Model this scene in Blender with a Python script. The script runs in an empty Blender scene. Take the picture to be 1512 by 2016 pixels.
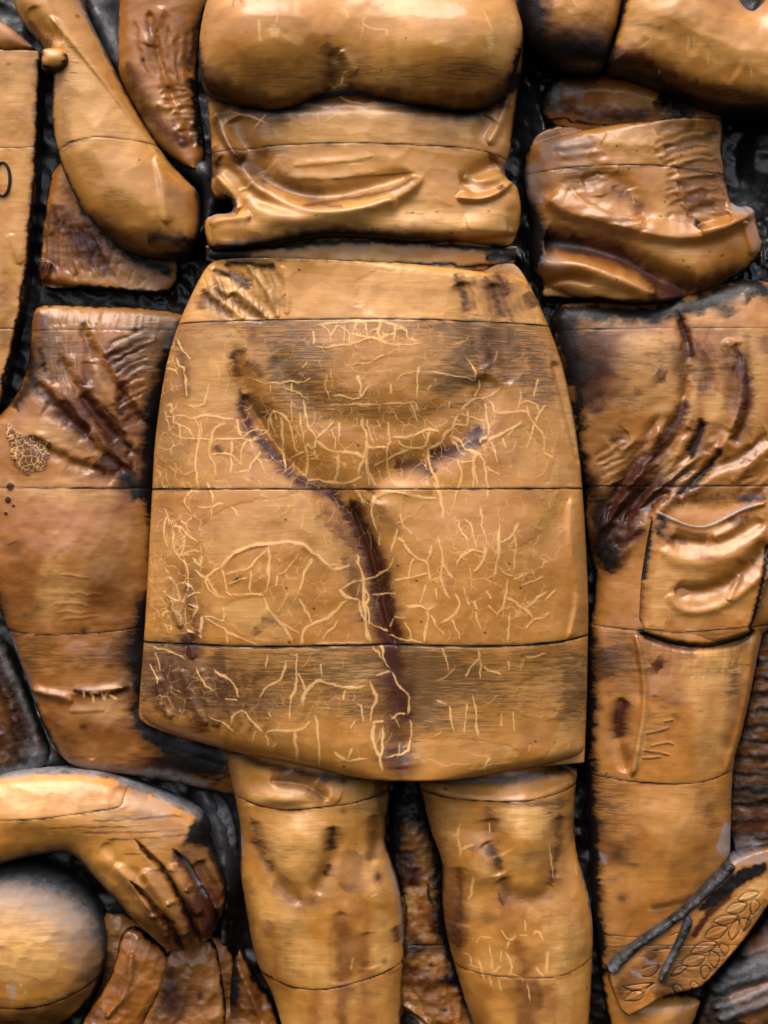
import bpy, math, time
import numpy as np

T0 = time.time()
sc = bpy.context.scene
U = 0.0005            # metres per unit: every length below is in half millimetres
DIST = 4000.0         # camera distance from the backing board, same units

# ------------------------------------------------------------------ camera, sky, sun, exposure
cam_data = bpy.data.cameras.new("camera")
cam = bpy.data.objects.new("camera", cam_data)
sc.collection.objects.link(cam)
cam.location = (0, -DIST * U, 0)
cam.rotation_euler = (math.radians(90), 0, 0)
cam_data.sensor_fit = 'VERTICAL'
cam_data.sensor_height = 24
cam_data.lens = 24 * DIST / 2016
cam_data.clip_start = 0.05
cam_data.clip_end = 200
sc.camera = cam

SUN_EL, SUN_AZ = math.radians(60), math.radians(-20)    # azimuth measured from the camera side, minus = viewer's left
world = bpy.data.worlds.new("World")
sc.world = world
world.use_nodes = True
wn = world.node_tree
wn.nodes.clear()
wo = wn.nodes.new("ShaderNodeOutputWorld")
wb = wn.nodes.new("ShaderNodeBackground")
ws = wn.nodes.new("ShaderNodeTexSky")
ws.sky_type = 'NISHITA'
ws.sun_disc = False
ws.sun_elevation = SUN_EL
ws.sun_rotation = math.radians(180) - SUN_AZ
ws.air_density = 1.0
ws.dust_density = 4.0
ws.ozone_density = 1.0
wb.inputs["Strength"].default_value = 0.10
wn.links.new(ws.outputs[0], wb.inputs[0])
wn.links.new(wb.outputs[0], wo.inputs[0])

sl = bpy.data.lights.new("sun", 'SUN')
sl.energy = 1.5
sl.angle = math.radians(45)
sl.color = (1.0, 0.95, 0.88)
sun = bpy.data.objects.new("sun", sl)
sc.collection.objects.link(sun)
# the light comes from above, the camera's side, a little from the viewer's left
from mathutils import Vector
sdir = Vector((math.sin(SUN_AZ) * math.cos(SUN_EL), -math.cos(SUN_AZ) * math.cos(SUN_EL), math.sin(SUN_EL)))
sun.rotation_euler = sdir.to_track_quat('Z', 'Y').to_euler()
sun.location = sdir * 5

sc.view_settings.view_transform = 'Standard'
sc.view_settings.look = 'None'
sc.view_settings.gamma = 1
sc.view_settings.use_curve_mapping = False
sc.view_settings.exposure = 1.08

# ------------------------------------------------------------------ numeric helpers
ZONES = {'p': (0, 0, 1.0), 'z1': (0, 0, .34392), 'z2': (380, 0, .44974), 'z3': (992, 0, .34392), 'z4': (0, 500, .29770),
         'z5': (0, 1080, .33069), 'z6': (0, 1480, .33069), 'a1': (260, 500, .33069), 'a2': (700, 500, .33069),
         'a3': (260, 950, .33069), 'a4': (700, 950, .33069), 'a5': (420, 1440, .28571), 'a6': (780, 1440, .29101),
         'a7': (1090, 540, .34733), 'a8': (1140, 1200, .40479), 'b1': (1180, 1640, .21958), 'b3': (750, 1520, .24600)}


def pts_of(s, zone='p'):
    a = np.array([[float(q) for q in t.split(',')] for t in s.split()]) if isinstance(s, str) else np.array(s, float)
    ox, oy, k = ZONES[zone]
    return a * k + np.array([ox, oy])


def chaikin(a, n, closed):
    for _ in range(n):
        b = np.roll(a, -1, 0) if closed else a[1:]
        c = a if closed else a[:-1]
        q = np.empty((len(c) * 2, 2))
        q[0::2] = c * .75 + b * .25
        q[1::2] = c * .25 + b * .75
        a = q if closed else np.vstack([a[:1], q, a[-1:]])
    return a


def hash2(i, j, s):
    x = np.sin(i * 127.1 + j * 311.7 + s * 74.7) * 43758.5453
    return x - np.floor(x)


def vnoise(x, y, s=0):
    i, j = np.floor(x), np.floor(y)
    f, g = x - i, y - j
    f, g = f * f * (3 - 2 * f), g * g * (3 - 2 * g)
    return ((hash2(i, j, s) * (1 - f) + hash2(i + 1, j, s) * f) * (1 - g) + (hash2(i, j + 1, s) * (1 - f) + hash2(i + 1, j + 1, s) * f) * g)


def fbm(x, y, s=0, o=3):
    r, a, t = 0, 1, 0
    for k in range(o):
        r = r + a * vnoise(x * 2 ** k + 17.3 * k, y * 2 ** k - 9.1 * k, s + k)
        t += a
        a *= .5
    return r / t


def worley(x, y, s=0):
    """distance to the nearest jittered site, and to the second nearest"""
    i, j = np.floor(x), np.floor(y)
    d1 = np.full(x.shape, 9.0)
    d2 = d1.copy()
    for a in (-1, 0, 1):
        for b in (-1, 0, 1):
            px = i + a + .15 + .7 * hash2(i + a, j + b, s)
            py = j + b + .15 + .7 * hash2(i + a, j + b, s + 5)
            d = np.hypot(px - x, py - y)
            d2 = np.minimum(np.maximum(d, d1), d2)
            d1 = np.minimum(d1, d)
    return d1, d2


def sstep(a, b, x):
    t = np.clip((x - a) / (b - a), 0, 1)
    return t * t * (3 - 2 * t)


def blur(a, sig):
    if sig <= 0:
        return a
    H, W = a.shape
    p = int(sig * 3) + 1
    b = np.pad(a, p, mode='edge')
    fy = np.fft.fftfreq(b.shape[0])[:, None]
    fx = np.fft.rfftfreq(b.shape[1])[None]
    g = np.exp(-2 * (math.pi * sig) ** 2 * (fx * fx + fy * fy))
    return np.fft.irfft2(np.fft.rfft2(b) * g, b.shape)[p:p + H, p:p + W]


CH = ('brown', 'black', 'crack', 'dust', 'soot', 'blond', 'craze', 'red')


class Relief:
    """one carved surface: a closed outline, a height over the backing board and eight stain and wear masks, some holding painted shade and sheen"""

    def __init__(s, outline, zone='p', cell=2.2, base=60, smooth=2, ref=None):
        s.zn = zone
        o = chaikin(pts_of(outline, zone), smooth, True)
        s.out = o
        lo, hi = o.min(0) - 3 * cell, o.max(0) + 3 * cell
        lo, hi = np.maximum(lo, (-60, -60)), np.minimum(hi, (1572, 2076))
        s.c = cell
        u = np.arange(lo[0], hi[0], cell)
        v = np.arange(lo[1], hi[1], cell)
        s.u0, s.v0 = u[0], v[0]
        s.X, s.Y = np.meshgrid(u, v)
        s.sdf, s.near = s._sdf(o)
        s.h = np.full(s.X.shape, float(base))
        s.base = base
        s.ref = base + 12 if ref is None else base + (ref - base) * .42
        s.m = {k: np.zeros(s.X.shape) for k in CH}
        s.joints = []

    def _sdf(s, o):
        X, Y = s.X, s.Y
        best = np.full(X.shape, 1e18)
        nx, ny = X.copy(), Y.copy()
        ins = np.zeros(X.shape, bool)
        n = len(o)
        for i in range(n):
            a, b = o[i], o[(i + 1) % n]
            d = b - a
            L = d @ d
            if L < 1e-9:
                continue
            t = np.clip(((X - a[0]) * d[0] + (Y - a[1]) * d[1]) / L, 0, 1)
            px, py = a[0] + t * d[0], a[1] + t * d[1]
            q = (X - px) ** 2 + (Y - py) ** 2
            k = q < best
            best = np.where(k, q, best)
            nx = np.where(k, px, nx)
            ny = np.where(k, py, ny)
            if a[1] != b[1]:
                r = ((a[1] > s.Y[:, 0]) != (b[1] > s.Y[:, 0]))
                xc = (b[0] - a[0]) * (s.Y[:, 0] - a[1]) / (b[1] - a[1]) + a[0]
                ins ^= r[:, None] & (X < xc[:, None])
        return np.where(ins, 1, -1) * np.sqrt(best), (nx, ny)

    # ---- broad shapes
    def dome(s, A, R, soft=.3):
        d = np.clip(s.sdf, 0, None)
        f = np.sqrt(np.clip(1 - (1 - np.minimum(d / R, 1)) ** 2, 0, 1))
        g = blur(f, R * soft / s.c)
        k = sstep(0, R * .8, d)
        s.h += A * (f * (1 - k) + g * k)
        return s

    def row(s, A, p=2.4, q=.6, sm=12, skew=0.0):
        """half-round section from the left edge to the right edge of every row"""
        ins = s.sdf > 0
        W = s.X.shape[1]
        any_ = ins.any(1)
        l = np.where(any_, s.X[0][ins.argmax(1)], np.nan)
        r = np.where(any_, s.X[0][W - 1 - ins[:, ::-1].argmax(1)], np.nan)
        idx = np.arange(len(l))
        ok = ~np.isnan(l)
        l = np.interp(idx, idx[ok], l[ok]) - 2
        r = np.interp(idx, idx[ok], r[ok]) + 2
        kern = np.hanning(sm * 2 + 3)
        kern /= kern.sum()
        P = len(kern) // 2
        l = np.convolve(np.pad(l, P, mode='edge'), kern, 'valid')
        r = np.convolve(np.pad(r, P, mode='edge'), kern, 'valid')
        t = np.clip((s.X - l[:, None]) / (r - l)[:, None], 0.002, .998)
        t = np.abs(2 * t - 1 + skew * (1 - (2 * t - 1) ** 2))
        s.h += A * np.clip(1 - np.abs(t) ** p, 0, 1) ** q
        return s

    def roll(s, r, a):
        """rounded-over edge"""
        d = np.clip(s.sdf / r, 0, 1)
        s.h -= a * (1 - np.sqrt(1 - (1 - d) ** 2))
        return s

    # ---- local features; ch is 'h' or one of the masks
    def _add(s, ch, win, val):
        if ch == 'h':
            s.h[win] += val
        else:
            v = np.clip(val, -1, 1)
            a = s.m[ch][win]
            s.m[ch][win] = np.where(v >= 0, 1 - (1 - a) * (1 - v), a * (1 + v))

    def _win(s, lo, hi):
        H, W = s.X.shape
        i0 = int(max(0, (lo[1] - s.v0) / s.c))
        i1 = int(min(H, (hi[1] - s.v0) / s.c + 2))
        j0 = int(max(0, (lo[0] - s.u0) / s.c))
        j1 = int(min(W, (hi[0] - s.u0) / s.c + 2))
        return (slice(i0, i1), slice(j0, j1)) if i1 > i0 and j1 > j0 else None

    def st(s, ch, p, w, a, prof='g', tp=(.12, .12), zone=None, jit=0, sm=2):
        """stroke along a line: g = soft, l = thin crisp line, f = fold (sharp on its right hand side), s = sharp groove"""
        P = pts_of(p, zone or s.zn)
        P = chaikin(P, sm, False)
        ws = w if isinstance(w, (tuple, list)) else (w, w)
        if ch in ('brown', 'black', 'soot') and prof == 'g' and max(ws) > 3:
            ws = tuple(q * 1.5 for q in ws)
        W = max(ws) * (5.2 if ch == 'brown' else 3.4 if prof in 'gf' else 2) + 10
        win = s._win(P.min(0) - W, P.max(0) + W)
        if win is None:
            return s
        X, Y = s.X[win], s.Y[win]
        if jit:
            X = X + jit * 2 * (vnoise(X / 15, Y / 15, 3) - .5) + jit * .7 * (vnoise(X / 5, Y / 5, 9) - .5)
            Y = Y + jit * 2 * (vnoise(X / 15, Y / 15, 5) - .5) + jit * .7 * (vnoise(X / 5, Y / 5, 8) - .5)
        if ch in ('brown', 'black', 'soot', 'red') and prof == 'g':
            # stain creeps along the fibre, which runs level
            X = X + min(1.3 * max(ws), 12) * (fbm(X / 45, Y / 4.2, 41, 2) - .5)
        seg = np.hypot(*np.diff(P, axis=0).T)
        tot = max(seg.sum(), 1e-6)
        cum = np.concatenate([[0], np.cumsum(seg)]) / tot
        best = np.full(X.shape, 1e18)
        tt = np.zeros(X.shape)
        sd = np.zeros(X.shape)
        for i in range(len(P) - 1):
            if seg[i] < 1e-6:
                continue
            a0, d = P[i], P[i + 1] - P[i]
            t = np.clip(((X - a0[0]) * d[0] + (Y - a0[1]) * d[1]) / (seg[i] ** 2), 0, 1)
            ex, ey = X - a0[0] - t * d[0], Y - a0[1] - t * d[1]
            q = ex * ex + ey * ey
            k = q < best
            best = np.where(k, q, best)
            tt = np.where(k, cum[i] + t * (cum[i + 1] - cum[i]), tt)
            sd = np.where(k, np.sign(d[0] * ey - d[1] * ex), sd)
        D = np.sqrt(best)
        ww = ws[0] + (ws[1] - ws[0]) * tt
        tap = np.minimum(1, np.minimum(tt / tp[0] if tp[0] > 0 else 1, (1 - tt) / tp[1] if tp[1] > 0 else 1) + .0)
        tap = tap * (2 - tap)
        wt = ww * (.3 + .7 * tap)
        at = a * np.minimum(1, .12 + 1.5 * tap)
        if prof == 'g':
            v = at * np.exp(-(D / wt) ** 2)
        elif prof == 'l':
            w2 = ww * (.25 + .75 * tap) * .5 * (.45 + 1.15 * vnoise(X / 16, Y / 16, 31))
            v = a * np.clip((w2 - D) / 1.3 + .5, 0, 1) * (.45 + .55 * tap)
        elif prof == 's':
            v = at * np.exp(-D / wt * 1.3)
        else:
            v = at * np.where(sd > 0, np.exp(-(D / (wt * .45)) ** 2), np.exp(-(D / wt) ** 2))
        s._add(ch, win, v)
        if ch == 'brown' and prof == 'g' and a > .4 and max(ws) < 16:
            s._add(ch, win, .30 * at * np.exp(-(D / (wt * 2.4)) ** 2) * (.4 + 1.2 * fbm(X / 50, Y / 7, 44)))
        return s

    def bl(s, ch, x, y, rx, ry, ang, a, zone=None, p=1.0, rag=0):
        c = pts_of([[x, y]], zone or s.zn)[0]
        R = max(rx, ry) * 2.6
        win = s._win(c - R, c + R)
        if win is None:
            return s
        X, Y = s.X[win] - c[0], s.Y[win] - c[1]
        t = math.radians(ang)
        e = (X * math.cos(t) + Y * math.sin(t)) / rx
        f = (-X * math.sin(t) + Y * math.cos(t)) / ry
        r2 = e * e + f * f
        if rag:
            r2 = r2 * (1 + 1.5 * rag * (fbm(s.X[win] / 24, s.Y[win] / 7, 4) - .5) * 2)
        s._add(ch, win, a * np.exp(-r2 ** p))
        return s

    def poly(s, ch, p, a, soft=2.5, rag=0, zone=None, sm=1, rs=(16, 7)):
        P = chaikin(pts_of(p, zone or s.zn), sm, True)
        W = soft * 2 + rag + 3
        win = s._win(P.min(0) - W, P.max(0) + W)
        if win is None:
            return s
        q = Relief.__new__(Relief)
        q.X, q.Y = s.X[win], s.Y[win]
        d, _ = q._sdf(P)
        if rag:
            d = d + rag * 2 * (fbm(q.X / rs[0], q.Y / rs[1], 2) - .5)
        s._add(ch, win, a * sstep(-soft, soft, d))
        return s

    def scallop(s, sx, sy, ang, a, seed=0, mask=None):
        """overlapping gouge cuts"""
        t = math.radians(ang)
        x = (s.X * math.cos(t) + s.Y * math.sin(t)) / sx
        y = (-s.X * math.sin(t) + s.Y * math.cos(t)) / sy
        wob = .35 * (fbm(x * .8, y * .8, seed) - .5)
        d, _ = worley(x + wob, y + wob, seed)
        v = a * (.9 if a < 4.5 else 1) * (np.minimum(d, .8) ** 2)
        s.h += v if mask is None else v * mask
        return s

    def lumps(s, size, a, seed=0, o=3, ax=1.0):
        a = a * (.5 if size < 30 and a < 2 else 1)
        s.h += a * (fbm(s.X / size / ax, s.Y / size, seed, o) - .5) * 2
        return s

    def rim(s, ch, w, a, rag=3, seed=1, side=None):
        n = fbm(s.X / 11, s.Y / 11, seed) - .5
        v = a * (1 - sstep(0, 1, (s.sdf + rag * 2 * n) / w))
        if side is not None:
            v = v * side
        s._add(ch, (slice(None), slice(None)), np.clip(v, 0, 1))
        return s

    def blobmask(s, x, y, rx, ry, ang=0):
        t = math.radians(ang)
        X, Y = s.X - x, s.Y - y
        e = (X * math.cos(t) + Y * math.sin(t)) / rx
        f = (-X * math.sin(t) + Y * math.cos(t)) / ry
        return np.exp(-(e * e + f * f) ** 1.5)

    def fan(s, A0, A1, B0, B1, n, w=4, ha=-1.6, ba=.35, bow=10, zone=None, seed=1, ch='brown'):
        """a spray of soft carved creases running from line A0-A1 to line B0-B1"""
        A0, A1, B0, B1 = pts_of([A0, A1, B0, B1], zone or s.zn)
        r = np.random.default_rng(seed)
        for i in range(n):
            t = (i + r.uniform(-.25, .25)) / max(n - 1, 1)
            p, q = A0 + (A1 - A0) * t, B0 + (B1 - B0) * t
            d = q - p
            p, q = p + d * r.uniform(0, .22), q - d * r.uniform(0, .25)
            m = (p + q) / 2 + np.array([-d[1], d[0]]) / (np.hypot(*d) + 1e-6) * bow * r.uniform(.5, 1.3)
            ww = w * r.uniform(.7, 1.4)
            s.st('h', [p, m, q], ww * 1.3, ha * r.uniform(.6, 1.4), zone='p', jit=3, tp=(.3, .3))
            s.st('h', [p + [ww * 1.5, ww], m + [ww * 1.5, ww], q + [ww * 1.5, ww]], ww, -ha * r.uniform(.2, .8), zone='p', jit=3, tp=(.3, .3))
            s.st(ch, [p, m, q], ww, ba * r.uniform(.5, 1.3), zone='p', jit=5, tp=(.3, .3))
        return s

    def mottle(s, seed, k=1.0):
        """uneven old varnish: vertical runs, cloudy patches, smoky streaks along the fibre"""
        x, y = s.X, s.Y
        runs = sstep(.50, .74, fbm(x / 24, y / 120, seed)) * sstep(.38, .6, fbm(x / 120, y / 120, seed + 3))
        s._add('red', (slice(None), slice(None)), .40 * k * runs)
        s._add('brown', (slice(None), slice(None)), .30 * k * sstep(.56, .80, fbm(x / 46, y / 34, seed + 7, 4)))
        s._add('soot', (slice(None), slice(None)), .26 * k * sstep(.55, .78, fbm(x / 80, y / 20, seed + 11, 4)))
        s._add('blond', (slice(None), slice(None)), .45 * k * sstep(.50, .75, fbm(x / 110, y / 70, seed + 17, 4)))
        s._add('red', (slice(None), slice(None)), .55 * k * sstep(.52, .70, fbm(x / 75, y / 60, seed + 23, 4)))
        return s

    def joint(s, p, zone=None, w=2.2, dark=.85, dep=1.6, x0=None, x1=None):
        P = pts_of(p, zone or s.zn)
        s.joints.append(P)
        r = np.random.default_rng(int(P[0, 1]) + 3)
        for _ in range(int((P[-1, 0] - P[0, 0]) / 34)):      # chipped lips and packed dirt along the glue line
            x = r.uniform(P[0, 0], P[-1, 0])
            y = np.interp(x, P[:, 0], P[:, 1]) + r.uniform(-1.5, 1.5)
            s.bl('black', x, y, r.uniform(2, 11), r.uniform(.8, 2.0), r.uniform(-6, 6), r.uniform(.3, .9), 'p')
            s.bl('brown', x + 8, y + r.uniform(-2, 4), r.uniform(6, 26), r.uniform(2, 5), 0, r.uniform(.1, .4), 'p')
        s.st('black', P, w, dark, 'l', (.02, .02), zone='p', sm=1, jit=.5)
        s.st('h', P, w * .7, -dep, 's', (.02, .02), zone='p', sm=1)
        return s

    # ---- mesh
    def build(s, name, mat, parent, label=None, lift=0.0):
        if name not in ('backing_board', 'strap', 'drape', 'cloth', 'digit'):
            s.mottle(int(s.u0 + s.v0) % 97, .55)
        X, Y = s.X, s.Y
        H, W = X.shape
        ins = s.sdf > 0
        quad_in = ins[:-1, :-1] | ins[1:, :-1] | ins[:-1, 1:] | ins[1:, 1:]
        far = s.sdf < -2.0 * s.c
        quad_in &= ~(far[:-1, :-1] | far[1:, :-1] | far[:-1, 1:] | far[1:, 1:])
        Xv = np.where(ins, X, s.near[0])
        Yv = np.where(ins, Y, s.near[1])
        # the height of snapped border points is taken just inside the edge
        k = (DIST - s.ref) / DIST
        co = np.stack([(Xv - 756) * k, -s.h, (1008 - Yv) * k], -1).reshape(-1, 3) * U
        cols = [np.stack([s.m[c] for c in CH[i:i + 4]], -1).reshape(-1, 4) for i in (0, 4)]
        vid = np.arange(H * W).reshape(H, W)
        qi, qj = np.nonzero(quad_in)
        quads = np.stack([vid[qi, qj], vid[qi + 1, qj], vid[qi + 1, qj + 1], vid[qi, qj + 1]], -1)
        # the order above faces the camera side (minus y)
        e = np.concatenate([quads[:, [0, 1]], quads[:, [1, 2]], quads[:, [2, 3]], quads[:, [3, 0]]])
        key = np.sort(e, 1)
        key = key[:, 0].astype(np.int64) * (H * W) + key[:, 1]
        _, inv, cnt = np.unique(key, return_inverse=True, return_counts=True)
        bmask = (cnt[inv] == 1).reshape(4, -1)
        # plank index of every face
        cx = s.u0 + (qj + .5) * s.c
        cy = s.v0 + (qi + .5) * s.c
        pl = np.zeros(len(quads), int)
        for P in s.joints:
            o = np.argsort(P[:, 0])
            pl += cy > np.interp(cx, P[o, 0], P[o, 1])
        single = len(s.joints) == 0
        if single:
            holder = parent
        else:
            holder = bpy.data.objects.new(name, None)
            holder.empty_display_size = .02
            sc.collection.objects.link(holder)
            holder.parent = parent
            if label:
                holder['label'] = label
        made = []
        for n in range(pl.max() + 1):
            sel = pl == n
            if not sel.any():
                continue
            q = quads[sel]
            be = np.concatenate([q[bmask[i][sel]][:, [i, (i + 1) % 4]] for i in range(4)])
            used, qn = np.unique(q, return_inverse=True)
            qn = qn.reshape(-1, 4)
            verts = co[used]
            nb = np.unique(be)
            m = np.searchsorted(used, nb)
            c0, c1 = cols[0][used], cols[1][used]
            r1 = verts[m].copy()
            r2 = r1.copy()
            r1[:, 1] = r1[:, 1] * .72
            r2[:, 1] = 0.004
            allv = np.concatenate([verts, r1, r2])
            b = np.searchsorted(nb, be)
            N, K = len(used), len(nb)
            top = np.searchsorted(used, be)
            w1 = np.stack([top[:, 1], top[:, 0], N + b[:, 0], N + b[:, 1]], -1)
            w2 = np.stack([N + b[:, 1], N + b[:, 0], N + K + b[:, 0], N + K + b[:, 1]], -1)
            faces = np.concatenate([qn, w1, w2])
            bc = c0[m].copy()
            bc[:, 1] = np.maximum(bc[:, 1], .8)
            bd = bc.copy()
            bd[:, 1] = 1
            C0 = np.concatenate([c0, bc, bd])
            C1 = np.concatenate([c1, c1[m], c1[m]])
            nm = name if single else 'plank'
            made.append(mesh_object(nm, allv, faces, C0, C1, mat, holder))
            if single and label:
                made[-1]['label'] = label
        s.h = s.X = s.Y = s.m = None
        return holder if not single else made[0]


def mesh_object(name, v, f, C0, C1, mat, parent):
    me = bpy.data.meshes.new(name)
    origin = Vector((float(v[:, 0].mean()), 0.0, float(v[:, 2].min())))
    ploc = parent['_at'] if parent is not None and '_at' in parent else (0, 0, 0)
    vv = v - np.array([origin.x, 0, origin.z])
    me.vertices.add(len(v))
    me.vertices.foreach_set('co', vv.astype(np.float32).ravel())
    me.loops.add(f.size)
    me.loops.foreach_set('vertex_index', f.astype(np.int32).ravel())
    me.polygons.add(len(f))
    me.polygons.foreach_set('loop_start', np.arange(0, f.size, 4, dtype=np.int32))
    me.update(calc_edges=True)
    me.shade_smooth()
    for nm, C in (('wear_a', C0), ('wear_b', C1)):
        at = me.attributes.new(nm, 'FLOAT_COLOR', 'POINT')
        at.data.foreach_set('color', np.ascontiguousarray(C, np.float32).ravel())
    me.materials.append(mat)
    o = bpy.data.objects.new(name, me)
    sc.collection.objects.link(o)
    o.parent = parent
    p = parent
    off = Vector((0, 0, 0))
    while p is not None:
        off += Vector(p.location)
        p = p.parent
    o.location = origin - off
    return o


def thing(name, label, cat, u, v, group=None):
    o = bpy.data.objects.new(name, None)
    o.empty_display_size = .05
    o.location = ((u - 756) * U, 0, (1008 - v) * U)
    o['label'] = label
    o['category'] = cat
    if group:
        o['group'] = group
    sc.collection.objects.link(o)
    return o


# ------------------------------------------------------------------ materials
def wood_material(name, light, dark, rough=.42, coat=.6, kcoat=.7):
    m = bpy.data.materials.new(name)
    m.use_nodes = True
    nt = m.node_tree
    nt.nodes.clear()
    N = lambda t, **kw: (lambda n: ([setattr(n, a, b) for a, b in kw.items()], n)[1])(nt.nodes.new(t))
    L = nt.links.new
    out = N("ShaderNodeOutputMaterial")
    bs = N("ShaderNodeBsdfPrincipled")
    L(bs.outputs[0], out.inputs[0])
    geo = N("ShaderNodeNewGeometry")
    info = N("ShaderNodeObjectInfo")
    sh = N("ShaderNodeVectorMath", operation='SCALE')
    cmb = N("ShaderNodeCombineXYZ")
    L(info.outputs['Random'], cmb.inputs[0]); L(info.outputs['Random'], cmb.inputs[1]); L(info.outputs['Random'], cmb.inputs[2])
    L(cmb.outputs[0], sh.inputs[0]); sh.inputs['Scale'].default_value = 7.3
    tc = N("ShaderNodeTexCoord")
    add = N("ShaderNodeVectorMath", operation='ADD')
    L(tc.outputs['Object'], add.inputs[0]); L(sh.outputs[0], add.inputs[1])

    def noise(scale, det=4, rough_=.55, dist=0.0, raw=False):
        mp = N("ShaderNodeMapping")
        mp.inputs['Scale'].default_value = scale
        L((tc.outputs['Object'] if raw else add.outputs[0]), mp.inputs['Vector'])
        n = N("ShaderNodeTexNoise")
        n.inputs['Scale'].default_value = 1
        n.inputs['Detail'].default_value = det
        n.inputs['Roughness'].default_value = rough_
        n.inputs['Distortion'].default_value = dist
        L(mp.outputs[0], n.inputs['Vector'])
        return n.outputs['Fac']

    def ramp(src, a, b, c=0.0, d=1.0):
        r = N("ShaderNodeMapRange")
        r.inputs[1].default_value = a; r.inputs[2].default_value = b
        r.inputs[3].default_value = c; r.inputs[4].default_value = d
        L(src, r.inputs[0])
        return r.outputs[0]

    def mul(a, b):
        n = N("ShaderNodeMath", operation='MULTIPLY')
        for i, q in enumerate((a, b)):
            if isinstance(q, (int, float)): n.inputs[i].default_value = q
            else: L(q, n.inputs[i])
        return n.outputs[0]

    def addm(a, b, clamp=False):
        n = N("ShaderNodeMath", operation='ADD'); n.use_clamp = clamp
        for i, q in enumerate((a, b)):
            if isinstance(q, (int, float)): n.inputs[i].default_value = q
            else: L(q, n.inputs[i])
        return n.outputs[0]

    def mix(f, a, b, mode='MIX'):
        n = N("ShaderNodeMix", data_type='RGBA', blend_type=mode)
        for i, q in ((0, f), (6, a), (7, b)):
            if isinstance(q, (int, float)): n.inputs[i].default_value = q
            elif isinstance(q, tuple): n.inputs[i].default_value = (*q, 1)
            else: L(q, n.inputs[i])
        return n.outputs[2]

    A = N("ShaderNodeAttribute", attribute_name='wear_a')
    B = N("ShaderNodeAttribute", attribute_name='wear_b')
    SA = N("ShaderNodeSeparateColor"); L(A.outputs['Color'], SA.inputs[0])
    SB = N("ShaderNodeSeparateColor"); L(B.outputs['Color'], SB.inputs[0])
    brown, black, crack, dust = SA.outputs[0], SA.outputs[1], SA.outputs[2], A.outputs['Alpha']
    soot, blond, craze, red = SB.outputs[0], SB.outputs[1], SB.outputs[2], B.outputs['Alpha']

    grain = noise((14, 420, 900), 5, .6, .6)          # fine horizontal fibre
    band = noise((3, 110, 100), 4, .6, .8)             # broad year rings running across
    patch = noise((16, 16, 26), 4, .6, .5)           # blotchy varnish tone
    streak = noise((70, 200, 1300), 4, .7, .3)       # short dark pore dashes

    t = addm(mul(ramp(band, .3, .7), .34), mul(ramp(patch, .3, .7), .44))
    t = addm(t, mul(ramp(grain, .3, .7), .22), True)
    col = mix(t, dark, light)
    # board to board tone
    tone = ramp(info.outputs['Random'], 0, 1, .90, 1.08)
    hsv = N("ShaderNodeHueSaturation"); L(col, hsv.inputs['Color']); L(tone, hsv.inputs['Value'])
    col = hsv.outputs[0]
    # pores
    col = mix(mul(ramp(streak, .62, .74), .32), col, (.16, .06, .014))
    # dark specks
    speck = noise((150, 150, 150), 2, .5)
    col = mix(mul(ramp(speck, .745, .77), .8), col, (.03, .015, .006))
    # worn-through pale wood with its silky streaks
    silk = noise((16, 40, 210), 5, .6, 2.2)
    pale = mix(ramp(silk, .35, .68), (.55, .255, .058), (.84, .50, .175))
    col = mix(mul(blond, ramp(patch, .1, .45, .6, 1)), col, pale)
    # red-brown varnish runs
    col = mix(mul(red, ramp(patch, .25, .6, .6, 1)), col, (.30, .105, .013))
    # soot: fine dark brush marks that follow the fibre
    sn = noise((40, 90, 700), 5, .75, .5)
    s2 = addm(mul(ramp(sn, .40, .58), .95), addm(mul(soot, .95), -.72))
    s2 = ramp(s2, .0, .70)
    s2 = addm(mul(mul(s2, soot), 1.35), 0, True)
    col = mix(mul(s2, .82), col, (.055, .027, .009))
    col = mix(mul(soot, .34), col, (.16, .080, .024))
    # brown stain, with some painted shade
    bn = addm(brown, mul(addm(noise((70, 70, 240), 4, .7), -.5), mul(brown, .6)), True)
    col = mix(ramp(bn, .02, .85), col, (.052, .0120, .0036))
    # pale cracks in the varnish
    ck = N("ShaderNodeTexVoronoi", feature='DISTANCE_TO_EDGE')
    mp = N("ShaderNodeMapping"); mp.inputs['Scale'].default_value = (185, 185, 185)
    wv = N("ShaderNodeVectorMath", operation='ADD')
    nz = N("ShaderNodeTexNoise"); nz.inputs['Scale'].default_value = 260; L(tc.outputs['Object'], nz.inputs['Vector'])
    sc2 = N("ShaderNodeVectorMath", operation='SCALE'); sc2.inputs['Scale'].default_value = .004
    L(nz.outputs['Color'], sc2.inputs[0]); L(tc.outputs['Object'], wv.inputs[0]); L(sc2.outputs[0], wv.inputs[1])
    L(wv.outputs[0], mp.inputs['Vector']); L(mp.outputs[0], ck.inputs['Vector']); ck.inputs['Scale'].default_value = 1
    line = ramp(ck.outputs['Distance'], .045, .010)
    ck2 = N("ShaderNodeTexVoronoi", feature='DISTANCE_TO_EDGE')
    mp2 = N("ShaderNodeMapping"); mp2.inputs['Scale'].default_value = (78, 78, 88)
    w2 = N("ShaderNodeVectorMath", operation='ADD'); n2 = N("ShaderNodeTexNoise"); n2.inputs['Scale'].default_value = 110; L(tc.outputs['Object'], n2.inputs['Vector'])
    s3 = N("ShaderNodeVectorMath", operation='SCALE'); s3.inputs['Scale'].default_value = .010
    L(n2.outputs['Color'], s3.inputs[0]); L(tc.outputs['Object'], w2.inputs[0]); L(s3.outputs[0], w2.inputs[1])
    L(w2.outputs[0], mp2.inputs['Vector']); L(mp2.outputs[0], ck2.inputs['Vector']); ck2.inputs['Scale'].default_value = 1
    brk = ramp(noise((75, 75, 75), 3, .6), .40, .60)
    sharp = ramp(craze, .85, .97)
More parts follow.
